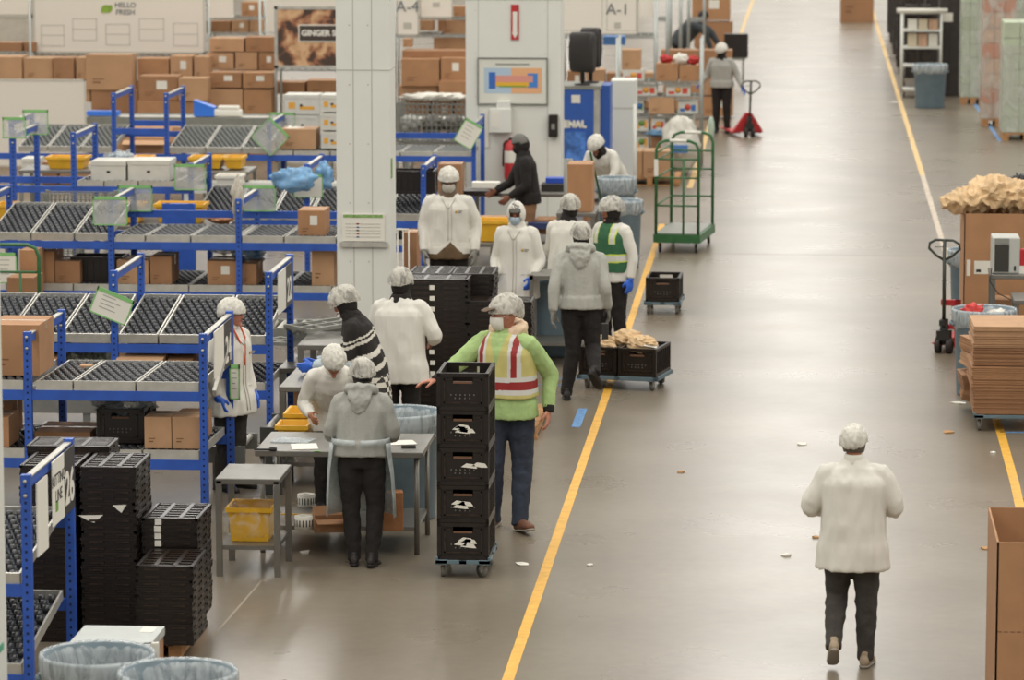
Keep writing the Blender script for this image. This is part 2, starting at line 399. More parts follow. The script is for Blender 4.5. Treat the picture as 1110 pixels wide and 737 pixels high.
def flow_rack(label, Y, posts, tiers, dep=1.38, pale=False):
    """posts: (x, height); tiers: (z, x0, x1, front_z_offset, rise, tray width list or n)"""
    xe = posts[-1][0]
    t = thing('flow_rack', label, 'rack', (xe, Y, 0), 0, 'blue flow racks')
    for x, h in posts:
        for yy in (0, dep):
            q = MB().box(x-xe-.03, x-xe+.03, yy-.03, yy+.03, 0, h); holes(q, x-xe, yy-.03, .1, h-.05)
            q.build('upright', [BLUE, HOLE], t)
        q = MB().bar((x-xe, -.02, h-.06), (x-xe, dep+.02, h-.06), .03, .06, 0)
        q.box(x-xe-.022, x-xe+.022, 0, dep, h-.028, h-.018, 1); q.build('top_bar', [BLUE, GALV], t)
        b = MB()
        for yy in (0, dep):
            for zz in (h-.04, h-.13): b.lathe([(.012, 0), (.012, .012)], 8, 0, X=Matrix.Translation((x-xe, yy-.03, zz)) @ Matrix.Rotation(PI/2, 4, 'X'))
        b.build('bolt_head', GALV, t)
    for z, x0, x1, dz, rise, spec in tiers:
        MB().box(x0-xe, x1-xe, -.02, .02, z-.045, z+.035).build('front_beam', BLUE, t)
        MB().box(x0-xe, x1-xe, dep-.02, dep+.02, z-.045+rise, z+.035+rise).build('back_beam', BLUE, t)
        if spec is None: continue
        for (a, b) in spec:
            tray(t, (a+b)/2-xe, .0, z+dz, b-a-.015, 1.34, rise, pale)
    return t
def px_trays(Y, edges, z=1.0, gap=.0):
    xs = [XX(p, Y, z) for p in edges]; return list(zip(xs[:-1], xs[1:]))
A_Y, B_Y, C_Y, D_Y, E_Y, F_Y = 22.95, 29.45, 33.4, 40.25, 44.5, 50.85
xa = XX(30, A_Y, 1)
rackA = flow_rack('blue flow rack nearest the camera at lower left, carrying the line 26 sign', A_Y, [(xa-1.39, 1.53), (xa, 1.53)],
    [(.80, xa-1.39, xa, .07, .18, [(xa-.95, xa-.5), (xa-.49, xa-.04)]), (.22, xa-1.39, xa, .07, .2, [(xa-.95, xa-.5), (xa-.49, xa-.04)])])
xb = [XX(p, B_Y, 1) for p in (31, 221)]
rackB = flow_rack('blue flow rack with two tiers and the line 24 sign, second from the camera', B_Y, [(xb[0]-1.39, 1.53), (xb[0], 1.53), (xb[1], 1.53)],
    [(1.03, xb[0]-1.39, xb[1], .075, -.02, px_trays(B_Y, (-60, -20, 27, 39, 80, 148, 217))[0:2]+px_trays(B_Y, (39, 80, 148, 217))),
     (.48, xb[0]-1.39, xb[1], .075, -.02, px_trays(B_Y, (-60, -20, 27))+px_trays(B_Y, (36, 95, 155, 217), .5))])
xc = [XX(p, C_Y, 1) for p in (-43, 124.5, 292)]
rackC = flow_rack('blue flow rack with the steep wheel trays behind the line 24 rack', C_Y, [(x, 1.55) for x in xc],
    [(.85, xc[0], xc[2], .09, .2, px_trays(C_Y, (-40, 10, 66, 121), .85)+px_trays(C_Y, (128, 172, 232, 289), .85)),
     (.44, xc[0], xc[2], .07, .0, px_trays(C_Y, (-40, 10, 66, 121, 128, 172, 232, 289), .4))])
xd = [XX(p, D_Y, 1) for p in (-18, 120.6, 259, 397)]
rackD = flow_rack('blue flow rack in mid row, half steep trays and half flat trays', D_Y, [(x, 1.51) for x in xd],
    [(1.0, xd[0], xd[3], .09, .2, px_trays(D_Y, (-62, -12, 34, 81, 119))[1:]),
     (.46, xd[0], xd[3], .075, 0, px_trays(D_Y, (36, 80, 121, 126, 205, 258, 262, 310, 360, 396), .4))])
for a, b in px_trays(D_Y, (125, 158, 207, 257, 262, 308, 365, 395)): tray(rackD, (a+b)/2-xd[3], 0, 1.075, b-a-.02, 1.34, -.02)
xe_ = [XX(p, E_Y, 1) for p in (15.5, 80.7, 207.5, 333, 459)]
rackE = flow_rack('blue flow rack behind the mid row, taller at its left end', E_Y, [(xe_[0], 1.86), (xe_[1], 1.86), (xe_[2], 1.5), (xe_[3], 1.5), (xe_[4], 1.5)],
    [(1.18, xe_[0]-.8, xe_[2], .07, -.02, px_trays(E_Y, (83, 113, 150, 190, 206), 1.2)),
     (.79, xe_[2], xe_[4], .09, .2, px_trays(E_Y, (212, 252, 296, 330, 337, 375, 420, 456), .8)),
     (.5, xe_[0]-.8, xe_[4], .07, 0, px_trays(E_Y, (212, 252, 296, 330, 337, 375, 420, 456), .5))], pale=False)
xf = [XX(p, F_Y, 1) for p in (13, 124, 181, 292, 402, 512)]
rackF = flow_rack('blue flow rack in the far row with pale wheel trays, reaching the wide column', F_Y, [(xf[0], 1.5), (xf[1], 1.87), (xf[2], 1.87), (xf[3], 1.5), (xf[4], 1.5), (xf[5]+.02, 1.5)],
    [(1.0, xf[0]-.3, xf[5], .1, .2, px_trays(F_Y, (20, 52, 88, 123))+px_trays(F_Y, (183, 223, 262, 291))+px_trays(F_Y, (20, 52), 1.0)[:0]),
     (1.35, xf[1], xf[2], 0, 0, None)], pale=True)
for a, b in px_trays(F_Y, (296, 318, 358, 398, 434, 470, 510)): tray(rackF, (a+b)/2-xf[5]-.02, 0, 1.06, b-a-.02, 1.34, -.02, True)

# sign boards on the rack ends: flat plates hung in the end frame
def rack_sign(label, rack_x, Y, z0, z1, y0, y1, num, word=True):
    t = thing('line_sign', label, 'sign', (rack_x+.035, Y, 0), 0)
    ym = y0+(y1-y0)*.52
    MB().box(0, .008, y0, ym, z0, z1).build('white_panel', PAPER, t)
    MB().box(0, .008, ym, y1, z0, z1).build('number_panel', M('charcoal_sign', '#3a3633', .5), t)
    text(num, .3, PAPER, t, (.009, (ym+y1)/2, (z0+z1)/2-.05), SIDE, 'number_lettering', bold=.008)
    if word:
        text('KITTING\nLINE', .11, INK, t, (.009, (y0+ym)/2, z1-.19), SIDE, 'word_lettering')
        MB().box(.008, .0095, y0+.08, y0+.16, z0+.08, z0+.14).build('green_mark', M('leaf_green', '#6f9a3c', .6), t)
    return t
rack_sign('KITTING LINE 26 sign board on the nearest rack end', xa, A_Y, 1.08, 1.5, .62, 1.34, '26')
MB().box(-.0, .012, .12, .44, 1.0, 1.45)
o = MB().box(0, .01, .12, .45, .98, 1.45).build('paper_sheet', PAPER); o.location = (xa+.035, A_Y, 0); tag(o, 'white sheet hung beside the line 26 sign on the nearest rack end', 'paper')
rack_sign('24 sign board on the end of the second rack', xb[1], B_Y, 1.12, 1.5, .3, 1.25, '24', False)
rack_sign('22 sign board on the end of the third rack', xc[2], C_Y, 1.12, 1.5, .3, 1.25, '22', False)
def gusset(x, Y, z, label):
    t = thing('corner_gusset', label, 'bracket', (x+.03, Y, 0), 0)
    q = MB().bar((0, .35, z-.12), (0, .95, z+.12), .03, .05); q.build('slanted_bar', GALV, t)
gusset(xb[1], B_Y, 1.12, 'short galvanised stop rail on the line 24 rack end'); 

# green-edged sleeves and papers clipped to posts
def sleeve(px0, py0, px1, py1, Y, label, tilt=0, white=False, wedge=None):
    a, b = V(px0, py1, Y), V(px1, py0, Y); wd, h = b.x-a.x, b.z-a.z
    t = thing('sign_sleeve', label, 'sign sleeve', ((a.x+b.x)/2, Y, (a.z+b.z)/2), 0, 'green edged sleeves on the racks'); t.rotation_euler = (0, R(tilt), 0)
    g = M('green_tape_edge', '#7fb56e', .6)
    MB().box(-wd/2, wd/2, -.004, .0, -h/2, h/2).build('sheet', PAPER if white else SHEET, t)
    q = MB()
    q.box(-wd/2, wd/2, -.008, .002, h/2-.035, h/2); q.box(-wd/2, -wd/2+.012, -.008, .002, -h/2, h/2); q.box(wd/2-.012, wd/2, -.008, .002, -h/2, h/2); q.box(-wd/2, wd/2, -.008, .002, -h/2, -h/2+.012)
    q.build('green_edge', g, t)
    if white:
        q = MB()
        for k in range(4): q.box(-wd*.3, wd*(.05+.2*random.random()), -.0055, -.0035, h*.25-k*h*.15, h*.25-k*h*.15+.008)
        q.build('printed_lines', M('faint_print', '#9b9a94', .7), t)
    return t
sleeve(101, 213, 138, 244, D_Y-.04, 'clear green-edged sleeve on the mid rack post above the tilted paper')
sleeve(128, 201, 165, 229, D_Y+1.34, 'clear green-edged sleeve on the back post behind the mid rack sleeve')
sleeve(189, 178, 223, 206, E_Y-.04, 'clear green-edged sleeve on a post right of the white cartons')
sleeve(318, 189, 350, 214, E_Y-.04, 'white paper in a green-edged sleeve under the blue plastic film', white=True)
sleeve(263, 201, 299, 229, D_Y+1.3, 'clear green-edged sleeve beside the pole wrapped in plastic')
sleeve(278, 133, 308, 163, F_Y-.04, 'clear sleeve turned on its corner on the far rack', 45)
sleeve(3, 127, 28, 150, E_Y-.04, 'clear sleeve at the far left end of the rack behind')
sleeve(25, 119, 52, 146, E_Y+1.34, 'clear sleeve overlapping the white board at far left')
sleeve(292, 122, 320, 144, F_Y+1.34, 'clear sleeve before the white boxes on the far rack')
sleeve(100, 317, 142, 346, C_Y-.06, 'white paper in a tilted green-edged sleeve over the steep trays', 22, True)
sleeve(-6, 274, 18, 307, D_Y-.5, 'white paper in a green-edged sleeve at the left margin', white=True)
sleeve(249, 395, 260, 433, B_Y+1.33, 'narrow white tag with green edge on the second rack back post', white=True)
sleeve(497, 131, 519, 159, F_Y-.1, 'white diamond shaped paper sign on the far rack end post', 30, True)
# ------------------------------------------------------------ people
def hand_loft(q, wr, d, n, thumb, curl=.5, k=1.0, fat=1.0):
    """palm and five fingers; d along the hand, n palm normal (fingers curl towards n), thumb = +-1 on the side axis"""
    d = d.normalized(); n = (n-d*n.dot(d)).normalized(); w_ = d.cross(n)*thumb
    P = lambda a, b, c: wr+d*(a*k)+w_*(b*k)+n*(c*k)
    f = fat
    q.loft([P(-.03,0,0), P(.0,0,0), P(.035,0,0), P(.07,0,.0), P(.095,0,.002)], [(.026*k, .02*k), (.028*k*f, .019*k*f), (.037*k*f, .016*k*f), (.041*k*f, .014*k*f), (.036*k, .011*k)], 10, tuple(w_), sub=2)
    for i, (b, L) in enumerate(((.030, .070), (.010, .079), (-.011, .073), (-.031, .057))):
        a = curl*(.55+.12*i); p = P(.088-.005*abs(i-1), b, .0); dr = d.copy(); pts = [p-dr*.02*k]
        pts.append(p); ang = 0
        for sg in (.44, .32, .24):
            ang += a*(1.1 if sg < .4 else .7); v = d*math.cos(ang)+n*math.sin(ang)+w_*(.08*(1.5-i)); p = p+v.normalized()*L*k*sg; pts.append(p)
        q.loft(pts, [.0095*k*f, .0098*k*f, .0092*k*f, .0085*k*f, .0068*k*f], 8, tuple(w_), sub=2)
    b0 = P(.012, .024, .004); m1 = P(.045, .052, .016); m2 = P(.068, .062+.0*curl, .024+.012*curl); m3 = P(.088, .058-.012*curl, .032+.02*curl)
    q.loft([b0, m1, m2, m3], [.014*k*f, .0115*k*f, .0102*k*f, .0078*k*f], 8, tuple(w_), sub=2)

def person(label, loc, rz=0, h=1.7, fat=1.0, skin='a', lean=0, twist=0, head=(0, 0), armR=None, armL=None, legR=None, legL=None,
           top=COATW, top_name='coat', hem=.72, flare=1.0, hood=None, hood_m=None, net=NET, hat=None, mask=None, pants=BLKC, shoes=SHOEB, glove=None, vest=None, curl=(.5, .5), handdir=(None, None), palm=(None, None),
           lower=True, rule=None, rulemats=None, fold=.0075, side=0, nape=False, vest_hem=.95, cuffs=None, netsize=1.0, face=True, pocket=False, feet_lift=(0, 0), toe=(8, 8), hoodup=False, collar=True, hairm=HAIR):
    s = h/1.75; t = thing('person', label, 'person', loc, rz); t['h'] = h
    pel = Vector((side, 0, .93)); RL = Matrix.Rotation(R(twist), 3, 'Z') @ Matrix.Rotation(R(lean), 3, 'X')
    def T(x, y, z): return (pel+RL @ Vector((x, y, z-.93)))*s
    def A(p): return Vector(p)*s
    neck = T(0, .01, 1.47); hc = neck+(RL @ Vector((0, -.035, .132)))*s
    if lean > 30: hc = neck+(RL @ Vector((0, -.02, .14)))*s
    RH = Matrix.Rotation(R(twist+head[0]), 3, 'Z') @ Matrix.Rotation(R(lean*.5+head[1]), 3, 'X')
    HX = Matrix.Translation(hc) @ RH.to_4x4()
    shR, shL = T(-.175*(.6+.4*fat), 0, 1.395), T(.175*(.6+.4*fat), 0, 1.395)
    eR, wR = [A(p) for p in (armR or ((-.25*fat, .03, 1.13), (-.26*fat, -.03, .87)))]
    eL, wL = [A(p) for p in (armL or ((.25*fat, .03, 1.13), (.26*fat, -.03, .87)))]
    hR, hL = A((side-.095, 0, .9)), A((side+.095, 0, .9))
    kR, aR = [A(p) for p in (legR or ((-.1, -.015, .49), (-.11, .02, .09)))]
    kL, aL = [A(p) for p in (legL or ((.1, -.015, .49), (.11, .02, .09)))]
    # --- body: one continuous surface
    q = MB()
    q.loft([T(0,0,.86), T(0,0,1.0), T(0,0,1.2), T(0,.01,1.36), T(0,.01,1.45), T(0,.005,1.52), hc+RH @ Vector((0, .02, -.02))], [(.15*fat*s, .1*fat*s), (.14*fat*s, .095*fat*s), (.155*fat*s, .1*s), (.16*s, .09*s), (.08*s, .065*s), (.056*s, .058*s), (.05*s, .055*s)], 14, tuple(RL @ Vector((1,0,0))))
    for sh, e, w0 in ((shR, eR, wR), (shL, eL, wL)): q.loft([T(0, 0, 1.4).lerp(sh, .6), sh, sh.lerp(e, .5), e, e.lerp(w0, .35), w0], [.05*s, .052*s, .046*s, .038*s, .037*s, .026*s], 10)
    for hp, k_, a_ in ((hR, kR, aR), (hL, kL, aL)): q.loft([hp+Vector((0, 0, .05)), hp.lerp(k_, .4), k_, k_.lerp(a_, .35), a_, a_-Vector((0, 0, .03))], [.088*s, .078*s, .053*s, .052*s, .034*s, .034*s], 10)
    def headshape(p, d):
        p = p.copy()
        if p.z < 0: kz = 1+p.z*2.2; p.x *= max(.62, kz); p.y *= max(.72, 1+p.z*1.0); p.y -= max(0, -p.z-.03)*.18
        if d.y < -.5: p.y *= .95
        return p
    hs = .96*s
    q.ball(hc, (.074*hs, .095*hs, .12*hs), 20, 14, X=RH, fn=headshape)
    HP = lambda x, y, z: hc+RH @ Vector((x*hs, y*hs, z*hs))
    q.loft([HP(0, -.082, .022), HP(0, -.094, .0), HP(0, -.101, -.018), HP(0, -.088, -.03)], [.008*hs, .01*hs, .0135*hs, .01*hs], 8, sub=2)
    q.ball(HP(0, -.078, -.092), (.024*hs, .02*hs, .018*hs), 10, 8, X=RH)
    q.ball(HP(0, -.082, .04), (.05*hs, .014*hs, .012*hs), 10, 8, X=RH)
    for sx in (-1, 1):
        q.ball(HP(sx*.074, .006, -.004), (.01*hs, .02*hs, .032*hs), 8, 8, X=RH)
    dR = handdir[0] and Vector(handdir[0]) or (wR-eR); dL = handdir[1] and Vector(handdir[1]) or (wL-eL)
    nR = Vector(palm[0] or (.9, .2, .1)); nL = Vector(palm[1] or (-.9, .2, .1))
    hk = s*1.0
    hand_loft(q, wR+dR.normalized()*.01, dR, nR, 1, curl[0], hk); hand_loft(q, wL+dL.normalized()*.01, dL, nL, -1, curl[1], hk)
    o = remesh(q, 'body', SKIN[skin], t, .0075, 1); o['label'] = 'bare skin of head and hands'
    # --- face
    if face:
        e_ = MB(); br = MB()
        for sx in (-1, 1):
            e_.ball(HP(sx*.03, -.086, .012), (.013*hs, .009*hs, .0065*hs), 8, 6, X=RH)
            br.loft([HP(sx*.014, -.096, .034), HP(sx*.03, -.097, .04), HP(sx*.047, -.088, .034)], [.004*hs, .005*hs, .003*hs], 6, sub=2)
        e_.build('eyes', M('dark_eye', '#1d1512', .3), t); br.build('eyebrows', hairm, t)
        l_ = MB() if mask else MB().loft([HP(-.024, -.088, -.054), HP(0, -.1, -.052), HP(.024, -.088, -.054)], [.004*hs, .0085*hs, .004*hs], 8, sub=2)
        if not mask: l_.build('lips', M('lip_red', '#8e4a42', .5), t)
    # --- legs
    if lower:
        q = MB(); tf = (.7+.3*fat)
        q.loft([T(0,0,1.04), A((side, 0, .95)), A((side, .0, .84))], [(.155*fat*s, .108*fat*s), (.168*fat*s, .12*fat*s), (.15*fat*s, .105*fat*s)], 14)
        for hp, k_, a_ in ((hR, kR, aR), (hL, kL, aL)):
            dn = (a_-k_).normalized()
            q.loft([hp+Vector((0, 0, .06)), hp.lerp(k_, .25), hp.lerp(k_, .7), k_, k_.lerp(a_, .4), a_-dn*.02, a_+dn*.045*s], [.1*s*tf, .103*s*tf, .085*s*tf, .076*s*tf, .07*s*tf, .056*s*tf, .056*s*tf], 12)
        remesh(q, 'trousers', pants, t, .012, 2, .006, (10, 10, 9))
        for a_, k_, sg, td in ((aR, kR, -1, toe[0]), (aL, kL, 1, toe[1])):
            dn = (a_-k_).normalized(); fw = Vector((math.sin(R(td))*sg, -math.cos(R(td)), 0)); fw = (fw-dn*fw.dot(dn)*.85).normalized()
            up = fw.cross(fw.orthogonal()); sd = fw.cross(Vector((0, 0, 1))).normalized(); upv = sd.cross(fw).normalized()
            ks = 1.12; P = lambda a, b: a_+fw*a*s*ks+upv*(b-.09)*s
            q = MB()
            q.loft([P(-.075, .045), P(-.05, .045), P(0, .05), P(.07, .045), P(.13, .037), P(.18, .03), P(.195, .028)], [(.022*s, .026*s), (.036*s, .042*s), (.038*s, .05*s), (.042*s, .042*s), (.046*s, .034*s), (.036*s, .024*s), (.015*s, .012*s)], 12, tuple(sd), sub=3)
            q.loft([P(-.02, .05), P(-.018, .12)], [(.038*s, .042*s), (.04*s, .045*s)], 10, tuple(sd))
            sh = remesh(q, 'shoe', shoes, t, .009, 2)
            q = MB().loft([P(-.078, .008), P(-.05, .009), P(0, .01), P(.07, .01), P(.13, .01), P(.185, .014), P(.198, .016)], [(.022*s, .011*s), (.038*s, .013*s), (.038*s, .012*s), (.043*s, .012*s), (.047*s, .012*s), (.036*s, .01*s), (.015*s, .006*s)], 12, tuple(sd), sub=2)
            q.build('sole', M('shoe_sole', '#8f877b', .7) if shoes is not SHOEB else M('black_sole', '#15110f', .7), sh)
    # --- top garment
    q = MB(); f = fat; zt = [hem, hem+.12, .98, 1.15, 1.32, 1.42, 1.465, 1.5]
    rx = [.215*flare, .21*flare, .193, .186, .192, .155, .095, .066]; ry = [.155*flare, .15*flare, .14, .135, .135, .11, .085, .07]
    pts = []
    for z_ in zt: pts.append(T(0, .005, z_) if z_ >= .93 else T(0, .005, .93)+Vector((0, 0, (z_-.93)*s))+Vector((0, (T(0,0,1.0)-A((side,0,1.0))).y*.0, 0)))
    q.loft(pts, [(a*f*s if z_ < 1.4 else a*s*(.6+.4*f), b*f*s if z_ < 1.4 else b*s) for a, b, z_ in zip(rx, ry, zt)], 18, tuple(RL @ Vector((1,0,0))), p=2.3)
    for sh, e, w0 in ((shR, eR, wR), (shL, eL, wL)):
        q.loft([T(0, 0, 1.38).lerp(sh, .55), sh, sh.lerp(e, .45), e, e.lerp(w0, .5), w0-(w0-e).normalized()*.01], [(.07*s, .07*s), (.07*s, .069*s), (.062*s*f, .062*s*f), (.056*s*f, .055*s*f), (.052*s, .051*s), (.043*s, .043*s)], 12)
    g = remesh(q, top_name, [top]+(rulemats or []), t, .011, 3, fold, (12, 12, 3.0), rule=(lambda c, n: rule(c/s, n)) if rule else None)
    if collar and not hood:
        q = MB()
        c0 = T(0, .005, 1.465); q.loft([c0, T(0, .01, 1.535)], [(.085*s, .082*s), (.066*s, .07*s)], 16); q.build('collar', top, g)
    if vest:
        vm, vr = vest; q = MB(); zt2 = [vest_hem, 1.1, 1.2, 1.32, 1.41, 1.455, 1.475]
        q.loft([T(0, .0, z_) for z_ in zt2], [(a*f*s, b*f*s) for a, b in ((.213, .163), (.206, .157), (.203, .152), (.2, .15), (.158, .125), (.118, .1), (.092, .085))], 24, tuple(RL @ Vector((1,0,0))), p=2.4)
        IR = RL.inverted(); v_ = remesh(q, 'safety_vest', vm, t, .0065, 2, .003, rule=lambda c, n: vr(IR @ (c/s-pel)+Vector((0, 0, .93)), IR @ n))
    # --- gloves
    if glove:
        for wd_, dd, nn, sg, cu, e in ((wR, dR, nR, 1, curl[0], eR), (wL, dL, nL, -1, curl[1], eL)):
            gm = glove[0 if sg == 1 else 1] if isinstance(glove, tuple) else glove
            if gm is None: continue
            q = MB(); hand_loft(q, wd_+dd.normalized()*.008, dd, nn, sg, cu, hk*1.04, 1.25)
            q.loft([wd_-(wd_-e).normalized()*.03, wd_+dd.normalized()*.02], [.036*s, .034*s], 10)
            remesh(q, 'glove', gm, t, .006, 1)
    # --- head wear
    def shell(name, m, r, off, cut, th=.004, rip=0, nu=40, nv=28, rf=9):
        q = MB(); sd = random.random()*9
        q.ball((0, 0, 0), tuple(a*hs for a in r), nu, nv, fn=(lambda p, d: p*(1+rip*(noise.noise(Vector((d.x*rf+sd, d.y*rf, d.z*rf*.5)))+.5*noise.noise(Vector((d.x*rf*2.5+sd, d.y*rf*2.5, d.z*rf))))) if rip else p) )
        keep = [(fc, mi, sm) for fc, mi, sm in zip(q.f, q.m, q.sm) if not cut(sum((Vector(q.v[i]) for i in fc), Vector())/len(fc)/hs)]
        q.f, q.m, q.sm = [a for a, _, _ in keep], [b for _, b, _ in keep], [c for _, _, c in keep]
        o = q.build(name, m, t); o.matrix_basis = Matrix.Translation(hc+RH @ (Vector(off)*hs)) @ RH.to_4x4()
        md = o.modifiers.new('thick', 'SOLIDIFY'); md.thickness = th; md.offset = 1
        return o
    if hood in ('snug', 'up'):
        up = hood == 'up'; r = (.098, .118, .138) if up else (.084, .105, .13)
        shell('hood', hood_m or top, r, (0, .012, .004), lambda c: c.y < -.045 and abs(c.x) < (.062 if up else .055) and -.085 < c.z < .07, .007, .05)
        q = MB(); q.loft([T(0, .005, 1.4), T(0, .0, 1.475), T(0, -.005, 1.53), hc+RH @ Vector((0, .025, -.06))*s], [(.14*s, .11*s), (.1*s, .092*s), (.08*s, .082*s), (.078*s, .085*s)], 16); 
        remesh(q, 'neck_wrap', hood_m or top, t, .011, 2, .006, (14, 14, 14))
    elif hood == 'down':
        q = MB(); pts = []
        for k in range(9):
            a = R(-35+250*k/8-180+107)
            a = R(200+k*-27.5)
            pts.append(T(math.cos(a)*.1, .03-math.sin(a)*-.09 if False else .025+math.sin(a)*.085, 1.47+.03*math.sin(a)))
        pts = [T(math.cos(R(a))*.105, .03+math.sin(R(a))*.095, 1.492+.02*math.sin(R(a))) for a in range(-62, 243, 30)]
        q.loft(pts, [.026*s]+[.042*s]*(len(pts)-2)+[.026*s], 12, (0, 0, 1))
        q.loft([T(0, .11, 1.5), T(0, .145, 1.42), T(0, .14, 1.33), T(0, .125, 1.27)], [(.1*s, .045*s), (.1*s, .04*s), (.065*s, .032*s), (.02*s, .015*s)], 14, tuple(RL @ Vector((1,0,0))))
        remesh(q, 'hood', hood_m or top, t, .01, 2, .008, (16, 16, 16))
    if cuffs:
        for e, w0 in ((eR, wR), (eL, wL)): MB().loft([w0-(w0-e).normalized()*-.0+(e-w0).normalized()*.03*s, w0-(e-w0).normalized()*.022*s], [.045*s, .038*s], 12).build('cuff', cuffs, g)
    if nape:
        MB().loft([T(0, .02, 1.46), hc+RH @ Vector((0, .03, -.05))*s], [(.078*s, .07*s), (.076*s, .08*s)], 14).build('neck_band', BLKC, t)
    if hat == 'cap' or hat == 'beanie' or (hood not in ('snug', 'up')):
        m = {'cap': M('brown_cap', '#5d4a38', .8), 'beanie': M('grey_beanie', '#6d6c66', .9, bump=.3)}.get(hat, hairm)
        shell('cap' if hat else 'hair', m, (.083, .104, .125) if not hood in ('snug', 'up') else (.092, .113, .136), (0, .006, .008), lambda c: c.z < .035 and c.y < .0 or c.z < (-.07 if not hat else -.0), .004)
    if hat == 'cap':
        q = MB(); q.loft([HP(0, -.075, .062), HP(0, -.12, .056), HP(0, -.165, .043), HP(0, -.175, .04)], [(.062*s, .006*s), (.066*s, .006*s), (.05*s, .005*s), (.025*s, .004*s)], 14, tuple(RH @ Vector((1,0,0)))); q.build('cap_visor', M('brown_cap', '#5d4a38', .8), t)
    if mask:
        shell('face_mask', mask, (.075, .114, .092), (0, 0, -.042), lambda c: not (c.y < -.03 and -.075 < c.z < .034), .003, .03)
        if mask is not M('dark_mask', '#1d1917', .9):
            q = MB()
            for sx in (-1, 1): q.tube([HP(sx*.066, -.06, -.02), HP(sx*.08, -.02, -.004), HP(sx*.086, .01, .012)], .0018, 5)
            q.build('mask_strap', PAPER, t)
    if net:
        b = netsize; hx = .006 if hood else 0
        shell('hair_net', net, ((.1+hx)*b, (.128+hx)*b, (.122+hx)*b), (0, .02, .028), lambda c: c.z < (-.008 if c.y < 0 else -.008-.5*c.y), .0025, .085*b, 56, 36, 7)
        q = MB(); pts = []
        for k in range(25):
            a = 2*PI*k/24; y = math.sin(a)*.112; pts.append(HP(math.cos(a)*.09, .014+y, (.022 if y < 0 else .022-.5*y)+.004*math.sin(9*a)))
        q.tube(pts, .004*s, 6, cap=False); q.build('net_band', M('net_elastic', '#d2cec2', .9), t)
    return t, T, HP, g
# ------------------------------------------------------------ folded crates
def folded_crate_proto(w_, d_, hh=.0485):
    t = thing('folded_crate', 'folded black plastic crate', 'crate', (0,0,0))
    q = MB(); x, y = w_/2, d_/2
    q.box(-x+.006, x-.006, -y+.006, y-.006, .004, hh-.014)
    for a0, a1, b0, b1 in ((-x, x, -y, -y+.022), (-x, x, y-.022, y), (-x, -x+.022, -y, y), (x-.022, x, -y, y)): q.box(a0, a1, b0, b1, hh-.018, hh)
    for a0, a1, b0, b1 in ((-x+.004, x-.004, -y+.002, -y+.02), (-x+.004, x-.004, y-.02, y-.002), (-x+.002, -x+.02, -y+.004, y-.004), (x-.02, x-.002, -y+.004, y-.004)): q.box(a0, a1, b0, b1, 0, .012)
    n = max(4, int(w_/.07))
    for k in range(n+1):
        c = -x+.012+(w_-.024)*k/n; q.box(c-.006, c+.006, -y, -y+.01, .01, hh-.016)
    n2 = int(d_/.07)
    for k in range(n2+1):
        c = -y+.012+(d_-.024)*k/n2; q.box(x-.01, x, c-.006, c+.006, .01, hh-.016)
    for c in (-x*.45, x*.5): q.box(c-.05*w_/.4, c+.05*w_/.4, -y-.003, -y+.004, .014, .03, 1)
    for c in (-y*.5, y*.4): q.box(x-.004, x+.003, c-.05, c+.05, .014, .03, 1)
    q.build('crate_body', [BLACKP, BLACKT], t)
    q = MB()                                          # folded side walls lying in the tray, worn shiny ribs
    for k in range(7):
        c = -y+.05+(d_-.1)*k/6; q.box(-x+.03, x-.03, c-.012, c+.012, hh-.014, hh-.002)
    for c in (-x*.34, x*.34): q.box(c-.014, c+.014, -y+.03, y-.03, hh-.014, hh+.001)
    q.build('folded_wall', BLACKT, t)
    return t
SM_C = folded_crate_proto(.385, .59); LG_C = folded_crate_proto(.585, .385)
used = {}
def crate_stack(proto, x, y, z, n, where, rz=0, every=0, lx=0, pitch=.049, count_from_top=True):
    rnd = random.Random(int(abs(x*100)+abs(y*10)))
    for k in range(n):
        i = n-1-k
        lab = f'folded black crate, {ORD[i]} down in {where}' if i else f'folded black crate on top of {where}'
        loc = (x+rnd.uniform(-.005, .005), y+rnd.uniform(-.006, .006), z+k*pitch)
        if proto.name not in used: used[proto.name] = 1; r = proto; r.location = loc; r.rotation_euler = (0, 0, rz+rnd.uniform(-.01, .01)); r['label'] = lab; r['group'] = 'folded black crates'
        else: r = dup(proto, loc, rz+rnd.uniform(-.01, .01), lab, 'folded black crates')
        if every and i in every:
            w_ = .045; o = MB().box(lx-w_/2, lx+w_/2, -(.385 if proto is LG_C else .59)/2-.0055, -(.385 if proto is LG_C else .59)/2-.003, .004, .045).build('label_sticker', PAPER, r); o['label'] = 'small white sticker'
def pallet(x0, x1, y0, y1, label, group=None):
    t = thing('wooden_pallet', label, 'pallet', ((x0+x1)/2, (y0+y1)/2, 0), 0, group); a, b = (x1-x0)/2, (y1-y0)/2
    for k in range(7):
        c = -a+.05+(2*a-.1)*k/6; MB().box(c-.045, c+.045, -b, b, .105, .125).build('deck_board', PALW, t)
    for c in (-a+.05, 0, a-.05): MB().box(c-.04, c+.04, -b, b, .02, .105).build('stringer', PALW, t)
    for c in (-b+.05, 0, b-.05): MB().box(-a, a, c-.045, c+.045, .002, .02).build('bottom_board', PALW, t)
    return t
